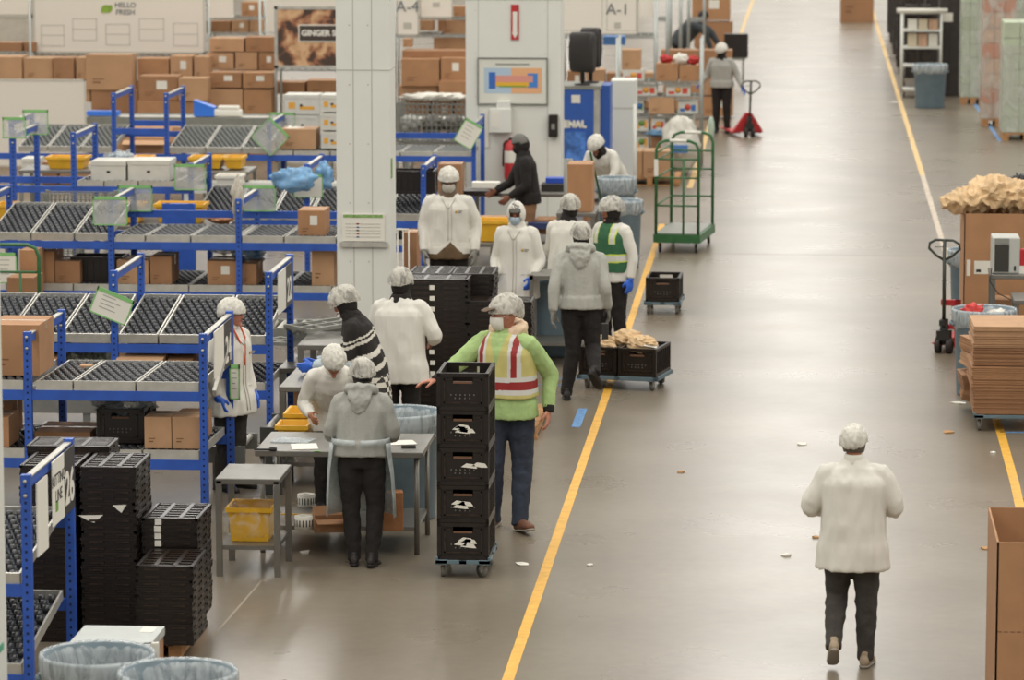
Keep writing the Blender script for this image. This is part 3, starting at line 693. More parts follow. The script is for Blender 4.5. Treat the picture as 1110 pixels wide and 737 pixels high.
# left foreground stacks
S2x = (XX(155, 24.75)+XX(217, 24.75))/2
pallet(S2x-.3, S2x+.1, 24.5, 25.6, 'wooden pallet under the right hand stacks of folded crates at lower left')
crate_stack(SM_C, S2x, 24.72, .126, 11, 'the low front stack at lower left')
crate_stack(SM_C, S2x-.07, 25.38, .126, 15, 'the stack behind the low lower left one', every=(0, 1, 2, 3), lx=-.08)
S1x = (XX(86, 25.0)+XX(148, 25.0))/2
crate_stack(SM_C, S1x, 25.3, .0, 25, 'the tall stack beside the 26 sign')
S0x = S1x-.42
crate_stack(SM_C, S0x, 25.32, .0, 25, 'the stack behind the nearest blue rack')
crate_stack(LG_C, XX(80, 25.8), 25.81, .0, 25, 'the rear tall stack at lower left', pitch=.0505)
def torn_scrap(px, py, Y, w_, label):
    g_ = V(px, py, Y); q = MB(); P_ = [(-w_, 0, .02), (w_*.9, 0, .025), (w_*.2, 0, -.03), (-w_*.3, 0, -.012)]
    q.add([Vector(p) for p in P_]+[Vector(p)+Vector((0, .004, 0)) for p in P_], [(0,3,2,1), (4,5,6,7), (0,1,5,4), (1,2,6,5), (2,3,7,6), (3,0,4,7)]); o = q.build('torn_paper', PAPER, None, g_); tag(o, label, 'paper')
torn_scrap(99, 562, 25.0, .09, 'torn white paper stuck low on the tall crate stack beside the 26 sign'); torn_scrap(130, 551, 25.0, .05, 'smaller white paper scrap stuck on the tall crate stack at lower left')
# pallet of folded crates behind the man in the hi-vis vest
px0 = XX(438, 33.9); 
pallet(px0, XX(584, 33.9), 33.75, 35.05, 'wooden pallet under the big crate stacks behind the man in the vest')
crate_stack(LG_C, px0+.3, 33.97, .126, 27, 'the tall front pallet stack behind the vest man', every=(1, 3, 5, 8, 10, 11, 13, 15, 17, 18), lx=-.03)
crate_stack(LG_C, XX(577, 33.9)-.29, 33.97, .126, 23, 'the lower pallet stack behind the vest man')
crate_stack(SM_C, px0+.2, 34.52, .126, 27, 'the rear left pallet stack behind the vest man')
crate_stack(SM_C, XX(536, 34.3)-.2, 34.52, .126, 27, 'the rear middle pallet stack behind the vest man')

# ------------------------------------------------------------ open crates, dollies
def open_crate_proto(w_=.385, d_=.585, hh=.277):
    t = thing('plastic_crate', 'open black plastic crate', 'crate', (0,0,0)); x, y = w_/2, d_/2; q = MB()
    q.box(-x+.012, x-.012, -y+.012, y-.012, 0, .012)
    for s in (-1, 1):                                  # short walls with a hand slot
        y0, y1 = sorted((s*(y-.012), s*(y-.026)))
        q.box(-x+.012, x-.012, y0, y1, .0, hh-.075); q.box(-x+.012, -.075, y0, y1, hh-.075, hh-.03); q.box(.075, x-.012, y0, y1, hh-.075, hh-.03); q.box(-x+.012, x-.012, y0, y1, hh-.03, hh)
        x0, x1 = sorted((s*(x-.012), s*(x-.026)))
        q.box(x0, x1, -y+.012, y-.012, 0, hh)
    for a0, a1, b0, b1 in ((-x, x, -y, -y+.02), (-x, x, y-.02, y), (-x, -x+.02, -y, y), (x-.02, x, -y, y)):
        q.box(a0, a1, b0, b1, hh-.028, hh); q.box(a0, a1, b0, b1, 0, .03)
    for sx in (-1, 1):
        for sy in (-1, 1): q.box(*sorted((sx*x, sx*(x-.03))), *sorted((sy*y, sy*(y-.03))), .02, hh-.01)
    for c in [k*.075-.26 for k in range(8)]:
        for sx in (-1, 1): q.box(*sorted((sx*(x-.002), sx*(x-.014))), c-.005, c+.005, .03, hh-.03)
    q.build('crate_body', BLACKP, t)
    for s in (-1, 1):                                  # raised end panel frame and vents
        q = MB(); yy = -y+.004 if s < 0 else y-.004
        def bx(a0, a1, z0, z1, dd=.008, mi=0): q.box(a0, a1, *sorted((yy, yy-s*-dd if False else yy+s*dd*-1)), z0, z1, mi)
        bx(-x+.05, -x+.062, .05, hh-.045, .01); bx(x-.062, x-.05, .05, hh-.045, .01); bx(-x+.05, x-.05, .05, .062, .01)
        bx(-x+.05, -.085, hh-.055, hh-.045, .01); bx(.085, x-.05, hh-.055, hh-.045, .01)
        for k in range(6): q.box(-.09+k*.034, -.082+k*.034, yy-.002, yy+.006, .11, .12, 1)
        for k in range(4): q.box(-.06+k*.036, -.052+k*.036, yy-.002, yy+.006, .085, .095, 1)
        q.build('end_panel', [BLACKT, RUB], t)
    MB().box(-.07, .07, -y+.006, -y+.02, hh-.078, hh-.062).build('hand_grip', M('worn_tan_grip', '#6b4b35', .6), t)
    return t
OC = open_crate_proto(); oc_used = [0]
def open_crate(x, y, z, rz, label, group='open black crates'):
    if OC.name not in KIDS:
        KIDS[OC.name] = list(OC.children)
        for c in OC.children: KIDS[c.name] = []
    if not oc_used[0]: oc_used[0] = 1; OC.location = (x, y, z); OC.rotation_euler = (0, 0, rz); OC['label'] = label; OC['group'] = group; return OC
    return dup(OC, (x, y, z), rz, label, group)
def caster(parent, x, y, z, r=.05, ang=0, m=RUB):
    c = MB().box(-.03, .03, -.03, .03, -.012, 0)
    c.bar((-.018, 0, -.01), (-.018, .03, -(z-r)), .004, .035); c.bar((.018, 0, -.01), (.018, .03, -(z-r)), .004, .035)
    o = c.build('caster', GALV, parent, (x, y, z), (0, 0, ang))
    wq = MB(); wq.tube([(-.014, .03, -(z-r)), (.014, .03, -(z-r))], r, 16); wq.tube([(-.017, .03, -(z-r)), (.017, .03, -(z-r))], r*.4, 10, 1); wq.build('caster_wheel', [m, GALV], o)
    return o
def dolly(x, y, rz, w_, d_, label, z=.145):
    t = thing('crate_dolly', label, 'dolly', (x, y, 0), rz); a, b = w_/2, d_/2; q = MB()
    for a0, a1, b0, b1 in ((-a, a, -b, -b+.05), (-a, a, b-.05, b), (-a, -a+.05, -b, b), (a-.05, a, -b, b), (-.03, .03, -b, b), (-a, a, -.03, .03)): q.box(a0, a1, b0, b1, z-.035, z-.004)
    for sx in (-1, 1):
        for sy in (-1, 1): q.box(*sorted((sx*a, sx*(a-.02))), *sorted((sy*b, sy*(b-.02))), z-.035, z+.02); q.box(*sorted((sx*a, sx*(a-.09))), *sorted((sy*b, sy*(b-.09))), z-.038, z-.002)
    q.build('deck', DOLLYG, t, bevel=.004)
    for sx in (-1, 1):
        for sy in (-1, 1): caster(t, sx*(a-.05), sy*(b-.07), z-.036, .052, random.uniform(-.9, .9))
    return t
Y0 = 27.4; sx0 = (XX(474, Y0)+XX(529, Y0))/2
dolly(sx0, Y0+.3, 0, .41, .61, 'blue grey wheeled dolly under the five stacked crates')
words5 = ['bottom crate', 'second crate from the floor', 'middle crate', 'second crate from the top', 'top crate']
for k in range(5):
    c = open_crate(sx0, Y0+.3, .142+k*.28, 0, f'{words5[k]} of the open black stack before the vest man')
    q = MB(); rr = random.Random(k)
    if k != 4:
        q.off = (.0, -.01, .07, .01)[k]
        for j in range((4, 3, 2, 4)[k]):
            xx_, zz = q.off+rr.uniform(-.04, .05), .08+rr.uniform(0, .07); q.add([(xx_-.05, -.2995, zz), (xx_+.02+rr.random()*.05, -.2995, zz-.01), (xx_+.05, -.2995, zz+.02), (xx_-.01, -.2995, zz+.028), (xx_-.05, -.2975, zz), (xx_+.07, -.2975, zz-.01), (xx_+.05, -.2975, zz+.02), (xx_-.01, -.2975, zz+.028)], [(0,1,2,3), (7,6,5,4), (0,4,5,1), (1,5,6,2), (2,6,7,3), (3,7,4,0)])
        q.build('torn_label', PAPER, c)
g = G(722, 338); Yb = 42.5; xb1 = (XX(698, Yb)+XX(737, Yb))/2
dolly(xb1+.02, Yb+.3, R(-2), .42, .62, 'small dolly under the single crate out in the aisle')
open_crate(xb1+.02, Yb+.3, .142, R(-2), 'single open black crate on a dolly out in the aisle below the green cart')
# two crates with paper bags
Yb = 36.75; xq = XX(676, Yb)
DD = thing('crate_dolly', 'wheeled dolly carrying the two crates filled with paper bags', 'dolly', (xq, Yb+.32, 0), R(-12))
q = MB(); a, b = .41, .31
for a0, a1, b0, b1 in ((-a, a, -b, -b+.05), (-a, a, b-.05, b), (-a, -a+.05, -b, b), (a-.05, a, -b, b), (-.03, .03, -b, b)): q.box(a0, a1, b0, b1, .1, .141)
q.build('deck', DOLLYG, DD, bevel=.004)
for sx in (-1, 1):
    for sy in (-1, 1): caster(DD, sx*.33, sy*.23, .1, .046, random.uniform(-1, 1))
Rz = Matrix.Rotation(R(-12), 3, 'Z')
for s, l in ((-1, 'left'), (1, 'right')):
    p = Vector((xq, Yb+.32, .142))+Rz @ Vector((s*.2, 0, 0)); open_crate(p.x, p.y, p.z, R(-12), f'{l} hand open black crate of the pair holding brown paper bags')
def paper_bag(x, y, z, r, h, label, seed):
    sd = seed*3.1
    q = MB().ball((0, 0, 0), (r*1.25, r, h), 20, 14, fn=lambda p, d: p*(1+.3*noise.noise(Vector((d.x*3+sd, d.y*3, d.z*3)))+.12*noise.noise(Vector((d.x*9+sd, d.y*9, d.z*9)))))
    q.sm = [False]*len(q.sm)
    o = q.build('paper_bag', KPAPER, None, (x, y, z)); tag(o, label, 'bag', 'paper bags in the aisle crates'); return o
for i, (dx, dy, l) in enumerate(((-.22, -.12, 'rumpled brown paper bag at the left end of the paired crates'), (.0, .1, 'upright brown paper bag between the paired crates'), (.2, -.08, 'brown paper bag with white slip at the right end of the paired crates'))):
    p = Vector((xq, Yb+.32, 0))+Rz @ Vector((dx, dy, 0)); paper_bag(p.x, p.y, .43+.03*(i == 1), .12, .09, l, i+1)
p = Vector((xq, Yb+.32, 0))+Rz @ Vector((.29, -.14, 0)); o = MB().box(-.07, .07, -.04, .04, 0, .003).build('paper_slip', PAPER, None, (p.x, p.y, .44), (.5, .2, .3)); tag(o, 'white paper slip lying over the rim of the right paired crate', 'paper')

# ------------------------------------------------------------ cardboard boxes
def carton_proto(w_, d_, hh, m, tape=True, lab=True, open_=False):
    t = thing('cardboard_box', 'brown cardboard box', 'box', (0,0,0)); x, y = w_/2, d_/2; q = MB()
    if open_:
        th = .008
        q.box(-x, x, -y, y, 0, th)
        for a0, a1, b0, b1 in ((-x, x, -y, -y+th), (-x, x, y-th, y), (-x, -x+th, -y, y), (x-th, x, -y, y)): q.box(a0, a1, b0, b1, 0, hh)
        q.build('box_body', m, t)
        f = MB().bar((-x, -y-.03, hh+.0), (-x, -y-.031, hh+.0), .01)
        for s, sl in ((-1, .5), (1, .75)):
            q = MB(); dy = d_*.45
            q.add([(-x, s*y, hh), (x, s*y, hh), (x-.01, s*(y+dy*math.cos(sl)), hh+dy*math.sin(sl)*(1 if s > 0 else -.4)), (-x+.01, s*(y+dy*math.cos(sl)), hh+dy*math.sin(sl)*(1 if s > 0 else -.4)),
                   (-x, s*y, hh-.006), (x, s*y, hh-.006), (x-.01, s*(y+dy*math.cos(sl)), hh-.006+dy*math.sin(sl)*(1 if s > 0 else -.4)), (-x+.01, s*(y+dy*math.cos(sl)), hh-.006+dy*math.sin(sl)*(1 if s > 0 else -.4))],
                  [(0,1,2,3), (7,6,5,4), (0,4,5,1), (1,5,6,2), (2,6,7,3), (3,7,4,0)]); q.build('box_flap', m, t)
    else:
        q.box(-x, x, -y, y, 0, hh-.004); q.build('box_body', m, t)
        q = MB().box(-x, x, -y, -.003, hh-.005, hh); q.build('box_flap', m, t); q = MB().box(-x, x, .003, y, hh-.005, hh-.001); q.build('box_flap', m, t)
        if tape: MB().box(-x-.001, x+.001, -.028, .028, hh-.003, hh+.0012).box(-x-.0015, -x+.002, -.028, .028, hh-.07, hh).box(x-.002, x+.0015, -.028, .028, hh-.07, hh).build('parcel_tape', TAPE, t)
    if lab: MB().box(-x*.1, x*.45, -y-.0018, -y+.002, hh*.45, hh*.8).build('address_label', PAPER, t)
    MB().box(-x*.7, -x*.35, -y-.0015, -y+.002, hh*.2, hh*.24).box(-x*.7, -x*.2, -y-.0015, -y+.002, hh*.3, hh*.33).build('printed_marks', M('box_print', '#7a5335', .8), t)
    return t
CP = {}
def carton(x, y, z, w_, d_, hh, label, rz=0, m=0, lab=False, open_=False, group=None, rot=None):
    """x, y at the middle of the box, z at its underside; one prototype per look, scaled to size"""
    k = (m, lab, open_, round(w_/hh))
    if k not in CP:
        t = carton_proto(w_, d_, hh, KRAFT[m] if isinstance(m, int) else m, True, lab, open_); CP[k] = (t, w_, d_, hh); t.location = (x, y, z); t.rotation_euler = rot or (0, 0, rz); t['label'] = label
        if group: t['group'] = group
        return t
    p, a, b, c = CP[k]; return dup(p, (x, y, z), rz, label, group, rot, (w_/a, d_/b, hh/c))
def cpx(x0, y0, x1, y1, Y, d_, label, z=None, rz=0, m=0, lab=False, open_=False, group=None, hh=None):   # front face given by its picture box at depth Y
    a, b = V(x0, y1, Y), V(x1, y1, Y); t_ = V(x0, y0, Y); zz = a.z if z is None else z
    return carton((a.x+b.x)/2, Y+d_/2, zz, b.x-a.x, d_, hh or (t_.z-zz), label, rz, m, lab, open_, group)
# second rack (24)
zt = .48+.11; zT = 1.03+.11
cpx(-12, 352, 43, 410, B_Y+.25, .6, 'tall plain brown cardboard box on the upper left of the second rack', zT)
cpx(157, 452, 186, 499, B_Y+.08, .34, 'small-print brown box, left of the pair on the lower tier of rack 24', zt, m=2)
cpx(187, 452, 217, 499, B_Y+.08, .34, 'small-print brown box, right of the pair on the lower tier of rack 24', zt, m=2)
cpx(190, 450, 222, 497, B_Y+.5, .38, 'brown cardboard box behind the printed pair on the lower tier', zt, m=1)
cpx(38, 468, 98, 498, B_Y+.35, .55, 'wide low brown cardboard box on the lower tier of rack 24', zt, m=1)
cpx(-14, 452, 10, 490, B_Y+.05, .4, 'brown cardboard box at the left margin on the lower tier', zt)
cpx(-20, 437, 14, 480, B_Y+.6, .4, 'darker brown cardboard box behind the one at the left margin', zt, m=1)
cpx(86, 408, 99, 418, B_Y+.9, .12, 'scrap of folded brown card on the upper trays of rack 24', 1.03+.1, m=2)
# third rack (behind): things on its lower tier, seen under the steep trays
zc = .44+.1
cpx(42, 383, 66, 408, C_Y+.1, .5, 'open brown box of green leaves behind the second rack', zc, m=1, open_=True)
cpx(129, 382, 181, 406, C_Y+.1, .5, 'wide shallow brown box with clear bags behind rack 24', zc, m=2, open_=True)
cpx(184, 384, 212, 406, C_Y+.15, .5, 'brown box holding red produce behind rack 24', zc, m=1, open_=True)
def blob(name, x, y, z, r, m, label, cat, amp=.35, sc=3, seed=1, group=None, tag_=True):
    q = MB().ball((0, 0, 0), r, 28, 18, fn=lambda p, d: p*(1+amp*noise.noise(Vector((d.x*sc+seed*3.7, d.y*sc, d.z*sc)))+amp*.6*noise.noise(Vector((d.x*sc*3+seed, d.y*sc*3, d.z*sc*3)))))
    o = q.build(name, m, None, (x, y, z)); 
    if tag_: tag(o, label, cat, group)
    return o
LEAF = M('leafy_green', '#587a35', .7, var=.5, scale=30, bump=.8); RPROD = M('red_produce', '#b02a26', .5, var=.3, scale=30)
blob('leafy_produce', XX(56, C_Y+.3), C_Y+.3, .7, (.1, .16, .09), LEAF, 'bunch of green leaves in the open box behind the second rack', 'produce', .5, 5, 2)
for i in range(3):
    blob('produce_bag', XX(82+i*17, C_Y+.3), C_Y+.3, .66, (.11, .22, .11), M('film_over_greens', '#84886c', .25, col2='#c3c4b8', scale=14, bump=.6), ['clear bag of greens left of three behind rack 24', 'clear bag of greens in the middle of three behind rack 24', 'clear bag of greens right of three behind rack 24'][i], 'bag', .5, 4, i+3)
blob('clear_bag', XX(155, C_Y+.3), C_Y+.3, .66, (.2, .22, .08), M('pale_blue_film', '#aab4b4', .2, var=.2, bump=.8, bscale=20), 'pale clear bags heaped in the wide shallow box', 'bag', .4, 5, 9)
blob('red_produce', XX(200, C_Y+.3), C_Y+.36, .64, (.11, .2, .05), RPROD, 'red produce inside the brown box behind rack 24', 'produce', .3, 6, 11)
blob('clear_plastic_heap', XX(135, B_Y+.7), B_Y+.7, 1.0-.13, (.24, .3, .1), LINER, 'loose clear plastic over the black crate on the lower tier', 'plastic film', .5, 4, 13)
open_crate(XX(131, B_Y+.35), B_Y+.6, zt, 0, 'black crate under clear plastic on the lower tier of rack 24')
# mid row rack lower tier
zd = .46+.1
for (a, b, c, d, l, m, lb, op) in ((37, 272, 59, 306, 'brown cardboard box behind the green cart frame at left', 0, 0, 0), (60, 283, 87, 306, 'dark ribbed brown box on the mid rack lower tier', 1, 0, 0),
        (127, 282, 161, 309, 'brown cardboard box with side label right of the mid rack post', 2, 0, 0), (163, 278, 186, 306, 'narrow brown cardboard box beside the side labelled one', 1, 0, 0), (225, 283, 258, 308, 'open brown box with white label and clear bag on the mid rack', 0, 1, 0), (262, 286, 278, 308, 'small brown box at the right end of the mid rack lower tier', 1, 0, 0), (338, 268, 362, 300, 'brown box next to the white column on the mid rack', 2, 0, 0)):
    cpx(a, b, c, d, D_Y+.1, .5, l, zd, m=m, lab=bool(lb), open_=bool(op))
o = open_crate(XX(106, D_Y+.3), D_Y+.42, zd, R(90), 'black crate with a white label on the mid rack lower tier')
MB().box(.1, .2, -.29, -.285, .1, .22)
q = MB().box(.195, .2, -.12, .1, .1, .2).build('white_label', PAPER, o)
cpx(323, 228, 352, 249, D_Y+.2, .45, 'brown cardboard box with white label on the upper flat trays left of the column', 1.08, m=0, lab=True)
cpx(88, 270, 125, 281, D_Y+.9, .3, 'pale grey tub above the black crate on the mid rack', .46+.45, m=PAPER) if False else None
blob('clear_bag', XX(243, D_Y+.3), D_Y+.3, .93, (.14, .2, .05), LINER, 'clear bag bulging out of the white labelled box on the mid rack', 'bag', .4, 5, 15)
blob('blue_bag', XX(270, D_Y+.7), D_Y+.7, .82, (.16, .2, .11), BLUEFILM, 'blue film bag at the right end of the mid rack lower tier', 'bag', .4, 4, 16)
def tub(px0, py0, px1, py1, Y, d_, label, m, z=None, open_=True, rim=.015, taper=.85):
    a, b = V(px0, py1, Y), V(px1, py0, Y); w_, hh = (b.x-a.x)/2, b.z-a.z; d2 = d_/2; k = taper
    t = thing('plastic_tub', label, 'tub', ((a.x+b.x)/2, Y+d2, a.z if z is None else z))
    def ring(sx, z_): return [(-w_*sx, -d2*sx, z_), (w_*sx, -d2*sx, z_), (w_*sx, d2*sx, z_), (-w_*sx, d2*sx, z_)]
    q = MB(); vs = ring(k, 0)+ring(1, hh)+ring(.95, hh)+ring(k*.95, .01)
    q.add(vs, [(3,2,1,0)]+[(i, (i+1)%4, 4+(i+1)%4, 4+i) for i in range(4)]+[(4+i, 4+(i+1)%4, 8+(i+1)%4, 8+i) for i in range(4)]+[(8+i, 8+(i+1)%4, 12+(i+1)%4, 12+i) for i in range(4)]+[(12,13,14,15)])
    q.build('tub_body', m, t, bevel=.01); q = MB(); e = rim
    for x0, x1, y0, y1 in ((-w_-e, w_+e, -d2-e, -d2+.004), (-w_-e, w_+e, d2-.004, d2+e), (-w_-e, -w_+.004, -d2, d2), (w_-.004, w_+e, -d2, d2)): q.box(x0, x1, y0, y1, hh-.03, hh+.004)
    q.build('tub_rim', m, t); return t
# white cartons on the left of the back rack, and other goods there
WCART = M('white_carton', '#c9c7bd', .75, var=.04)
def wbox(px0, py0, px1, py1, Y, d_, label, z=None, group=None, prints=0):
    a, b = V(px0, py1, Y), V(px1, py0, Y); w_, hh = (b.x-a.x), b.z-a.z
    t = thing('white_carton', label, 'box', ((a.x+b.x)/2, Y+d_/2, a.z if z is None else z), 0, group); x, y = w_/2, d_/2
    MB().box(-x, x, -y, y, 0, hh-.012).build('box_body', WCART, t); MB().box(-x-.006, x+.006, -y-.006, y+.006, hh-.05, hh).build('box_lid', WCART, t)
    MB().box(-.02, .02, -y-.003, -y+.004, hh*.4, hh*.52).build('hand_hole', INK, t)
    if prints: MB().box(-x*.75, -x*.35, -y-.003, -y+.002, hh*.3, hh*.62).box(-x*.1, x*.75, -y-.003, -y+.002, hh*.25, hh*.42).build('orange_print', M('orange_print', '#dba03a', .6), t)
    return t
wbox(99, 175, 136, 196, E_Y+.1, .5, 'left hand white carton with a slot on the back rack', 1.27)
wbox(139, 174, 183, 196, E_Y+.1, .5, 'right hand white carton with a slot on the back rack', 1.27)
blob('clear_bag', XX(131, E_Y+.8), E_Y+.8, 1.42, (.2, .2, .14), LINER, 'clear plastic bag bunched behind the two white cartons', 'bag', .4, 4, 21)
for i, (a, b, c, d, l) in enumerate(((348, 101, 372, 119, 'topmost white fruit box with orange print beside the column'), (348, 121, 372, 139, 'second white fruit box with orange print beside the column'), (348, 141, 372, 159, 'lowest white fruit box with orange print beside the column'))):
    wbox(a, b, c, d, F_Y+.2, .5, l, 1.11+(2-i)*.25, 'white fruit boxes', 1).scale = (1, 1, 1)
wbox(308, 103, 345, 124, F_Y+2.2, .5, 'white fruit box with orange print left of the stacked three', None, None, 1)
wbox(312, 125, 343, 145, F_Y+2.2, .5, 'plain white box under the left white fruit box')
cpx(304, 140, 342, 156, F_Y+.15, .5, 'opened brown box with white paper on the far rack', 1.1, m=2)
blob('crumpled_paper', XX(318, F_Y+.4), F_Y+.4, 1.33, (.2, .15, .05), PAPER, 'crumpled white paper on the opened brown box of the far rack', 'paper', .6, 5, 22)
blob('clear_bag', XX(300, E_Y+.3), E_Y+.3, 1.4, (.12, .15, .18), SHEET, 'clear film hanging at the post under the corner-turned sleeve', 'bag', .4, 4, 23) if False else None
blob('blue_film_bag', XX(318, E_Y-.3), E_Y-.3, 1.34, (.26, .12, .15), BLUEFILM, 'light blue plastic film bunched on the post of the back rack', 'plastic film', .45, 1.7, 24)
blob('blue_film_bag', XX(352, E_Y+.2), E_Y+.2, 1.34, (.1, .1, .16), BLUEFILM, 'light blue film draped behind the second post left of the column', 'plastic film', .4, 1.7, 25)
blob('wrapped_plastic', XX(258, D_Y+.2), D_Y+.2, 1.5, (.06, .08, .2), M('milky_film', '#c8c0b0', .3, bump=.6), 'milky plastic sleeve bunched over a mid rack post', 'plastic film', .5, 4, 26)
open_crate(XX(444, E_Y+.2), E_Y+.5, 1.12, R(90), 'black crate on the back rack right of the first column')
cpx(475, 178, 500, 218, E_Y+1.9, .4, 'brown cardboard box beside the rack end behind the masked worker', m=1)
# orange/yellow tubs in a row on the far side
for i, (a, b) in enumerate(((50, 92), (143, 162), (205, 240), (244, 262))):
    tub(a, 171, b, 183, 47.6, .4, ['orange yellow tub under the far rack at left', 'orange yellow tub behind the white cartons', 'orange yellow tub behind the small rack post', 'orange yellow tub next to the hanging sleeve'][i], YEL)
for i, (a, b) in enumerate(((-4, 12), (118, 152), (168, 220))):
    tub(a, 222, b, 242, 43.6, .4, ['yellow tub at the left margin behind the steep trays', 'yellow tub behind the mid rack sleeve', 'yellow tub behind the blue stand frame'][i], YEL)
# long steel conveyor in front of the carton heaps
def conveyor(x0, x1, y0, y1, z, label, m=GREYST, rollers=True, legs=True):
    t = thing('roller_conveyor', label, 'conveyor', ((x0+x1)/2, (y0+y1)/2, 0)); a, b = (x1-x0)/2, (y1-y0)/2
    for s in (-1, 1): MB().box(-a, a, *sorted((s*b, s*(b-.04))), z-.13, z+.01).build('side_rail', m, t)
    if rollers:
        q = MB(); n = int(2*a/.095)
        for k in range(n): xx_ = -a+.05+k*.095; q.cyl((xx_, -b+.04, z-.02), (xx_, b-.04, z-.02), .028, 10)
        o = q.build('rollers', GALV, t); o['kind'] = 'stuff'
    else: MB().box(-a, a, -b+.04, b-.04, z-.03, z-.01).build('belt', GALV, t)
    for k in range(max(2, int(a)+1)):
        c = -a+.15+(2*a-.3)*k/max(1, int(a)); q = MB()
        for s in (-1, 1): q.box(c-.03, c+.03, *sorted((s*(b-.01), s*(b-.05))), 0, z-.1)
        q.box(c-.02, c+.02, -b+.04, b-.04, .2, .25); q.build('leg_frame', m, t)
    return t
conveyor(XX(82, 58, 1), XX(365, 58, 1), 57.7, 58.5, .98, 'long grey conveyor along the back in front of the carton heap', rollers=False)
conveyor(XX(432, 58, 1), XX(503, 58, 1), 57.7, 58.5, .98, 'grey conveyor end between the two white columns', rollers=False)
conveyor(XX(-30, 32, .6), XX(118, 32, .6), 31.75, 32.4, .64, 'roller conveyor between the second and third racks')
conveyor(XX(130, 36.5, .7), XX(366, 36.5, .7), 36.4, 37.1, .62, 'roller conveyor behind the steep trays before the column')
conveyor(XX(290, 31.2, .6), XX(318, 31.2, .6), 30.75, 31.5, .56, 'short roller conveyor end left of the yellow bins', M('dark_grey_steel', '#4f4f4b', .5, .3))
conveyor(XX(226, 31.5, .3), XX(276, 31.5, .3), 30.95, 31.7, .36, 'low roller conveyor behind the steel side table')
conveyor(XX(195, 47.6, .3), XX(370, 47.6, .3), 47.2, 47.5, 1.0, 'white edged conveyor behind the back rack', WHITEP, rollers=False)
# trestle frame behind mid rack at (180-205, 207-250)
def blue_stand(px0, px1, Y, z, label):
    x0, x1 = XX(px0, Y), XX(px1, Y); t = thing('blue_stand', label, 'stand', ((x0+x1)/2, Y, 0)); a = (x1-x0)/2
    for s in (-1, 1): MB().box(s*a-.04, s*a+.04, -.04, .04, 0, z).build('post', BLUE, t)
    MB().box(-a, a, -.05, .05, z-.09, z).build('cross_beam', BLUE, t); MB().box(-.12, .12, -.03, .03, .3, z-.09).build('centre_panel', BLUE, t); return t
blue_stand(180, 208, 43.3, 1.14, 'blue steel stand behind the flat trays of the mid row')

# ------------------------------------------------------------ steel tables
def steel_table(x0, x1, y0, y1, z, label, shelf=.2, leg=.02, round_=True, inset=.05, legm=STEEL):
    t = thing('steel_table', label, 'table', ((x0+x1)/2, (y0+y1)/2, 0)); a, b = (x1-x0)/2, (y1-y0)/2
    MB().box(-a, a, -b, b, z-.045, z).build('table_top', STEEL, t, bevel=.006)
    for sx in (-1, 1):
        for sy in (-1, 1):
            cx, cy = sx*(a-inset), sy*(b-inset); q = MB()
            if round_: q.cyl((cx, cy, 0), (cx, cy, z-.04), leg, 12)
            else: q.box(cx-leg, cx+leg, cy-leg, cy+leg, 0, z-.02)
            q.build('leg', legm, t)
    if shelf: MB().box(-a+inset, a-inset, -b+inset, b-inset, shelf-.02, shelf+.012).build('lower_shelf', STEEL, t)
    return t
PT = steel_table(XX(276, 28.25, .8), XX(458, 28.25, .8), 28.25, 29.15, .80, 'long stainless packing table with a lower shelf where the worker in the apron stands')
ST = steel_table(XX(233.5, 27.35, .74), XX(303, 27.35, .74), 27.35, 28.0, .74, 'small stainless side table with square legs and a yellow tote below', .22, .022, False, .022)
T2 = steel_table(XX(302, 31.1, .85), XX(372, 31.1, .85), 31.1, 32.2, .86, 'stainless table with a label roll behind the packing table', .2, .025, False, .03)
T3 = steel_table(XX(322, 33.2, .9), XX(396, 33.2, .9), 33.2, 34.1, .92, 'stainless table the striped jacket worker leans over', .2, .025, False, .03)
def put(name, m, px, py, z, build, label, cat, rz=0, group=None):
    g_ = G(px, py, z); o = build(MB()).build(name, m, None, g_, (0, 0, rz)); tag(o, label, cat, group); return o
bx = lambda w_, d_, h_: (lambda q: q.box(-w_/2, w_/2, -d_/2, d_/2, 0, h_))
put('paper_sheet', PAPER, 330, 484, .802, bx(.2, .26, .002), 'white sheet on the left half of the packing table', 'paper', .2)
put('plastic_bag', LINER, 318, 478, .802, bx(.3, .22, .01), 'flat clear bags on the packing table at left', 'bag', -.2)
put('paper_sheet', PAPER, 432, 480, .802, bx(.26, .2, .003), 'white paper spread on the packing table right of the apron worker', 'paper', .3)
put('small_device', DGREY, 443, 485, .802, bx(.11, .05, .018), 'small dark gadget at the right corner of the packing table', 'gadget', .1)
put('marker_pen', INK, 284, 488.5, .803, lambda q: q.cyl((-.06, 0, .01), (.06, 0, .01), .008), 'dark marker lying at the left front corner of the packing table', 'pen')
put('tape_roll', INK, 296, 488, .802, lambda q: q.lathe([(.03, 0), (.03, .02), (.018, .02), (.018, 0)], 16), 'small black tape roll on the packing table edge', 'tape', 0)
put('green_sticker', M('green_sticker', '#6fae52', .6), 344, 489, .801, bx(.05, .02, .002), 'small green sticker on the front edge of the packing table', 'sticker')
def roll(px, py, z, r, h_, label, stripes=True):
    g_ = G(px, py, z); t = thing('label_roll', label, 'label roll', g_); MB().lathe([(r*.4, 0), (r, 0), (r, h_), (r*.4, h_), (r*.4, 0)], 24, cap=False).build('paper_roll', PAPER, t)
    q = MB()
    if stripes:
        for k in range(18): a_ = 2*PI*k/18; q.box(-.004, .004, -r-.0015, -r+.002, h_*.25, h_*.75, X=Matrix.Rotation(a_, 4, 'Z'))
        q.build('printed_stripes', INK, t)
    return t
roll(330, 573, .212, .075, .1, 'roll of striped labels lying lowest under the packing table'); roll(332, 549, .213, .07, .1, 'roll of labels behind the lower roll under the packing table'); roll(347, 421, .862, .065, .09, 'roll of labels on the table behind the packing table')
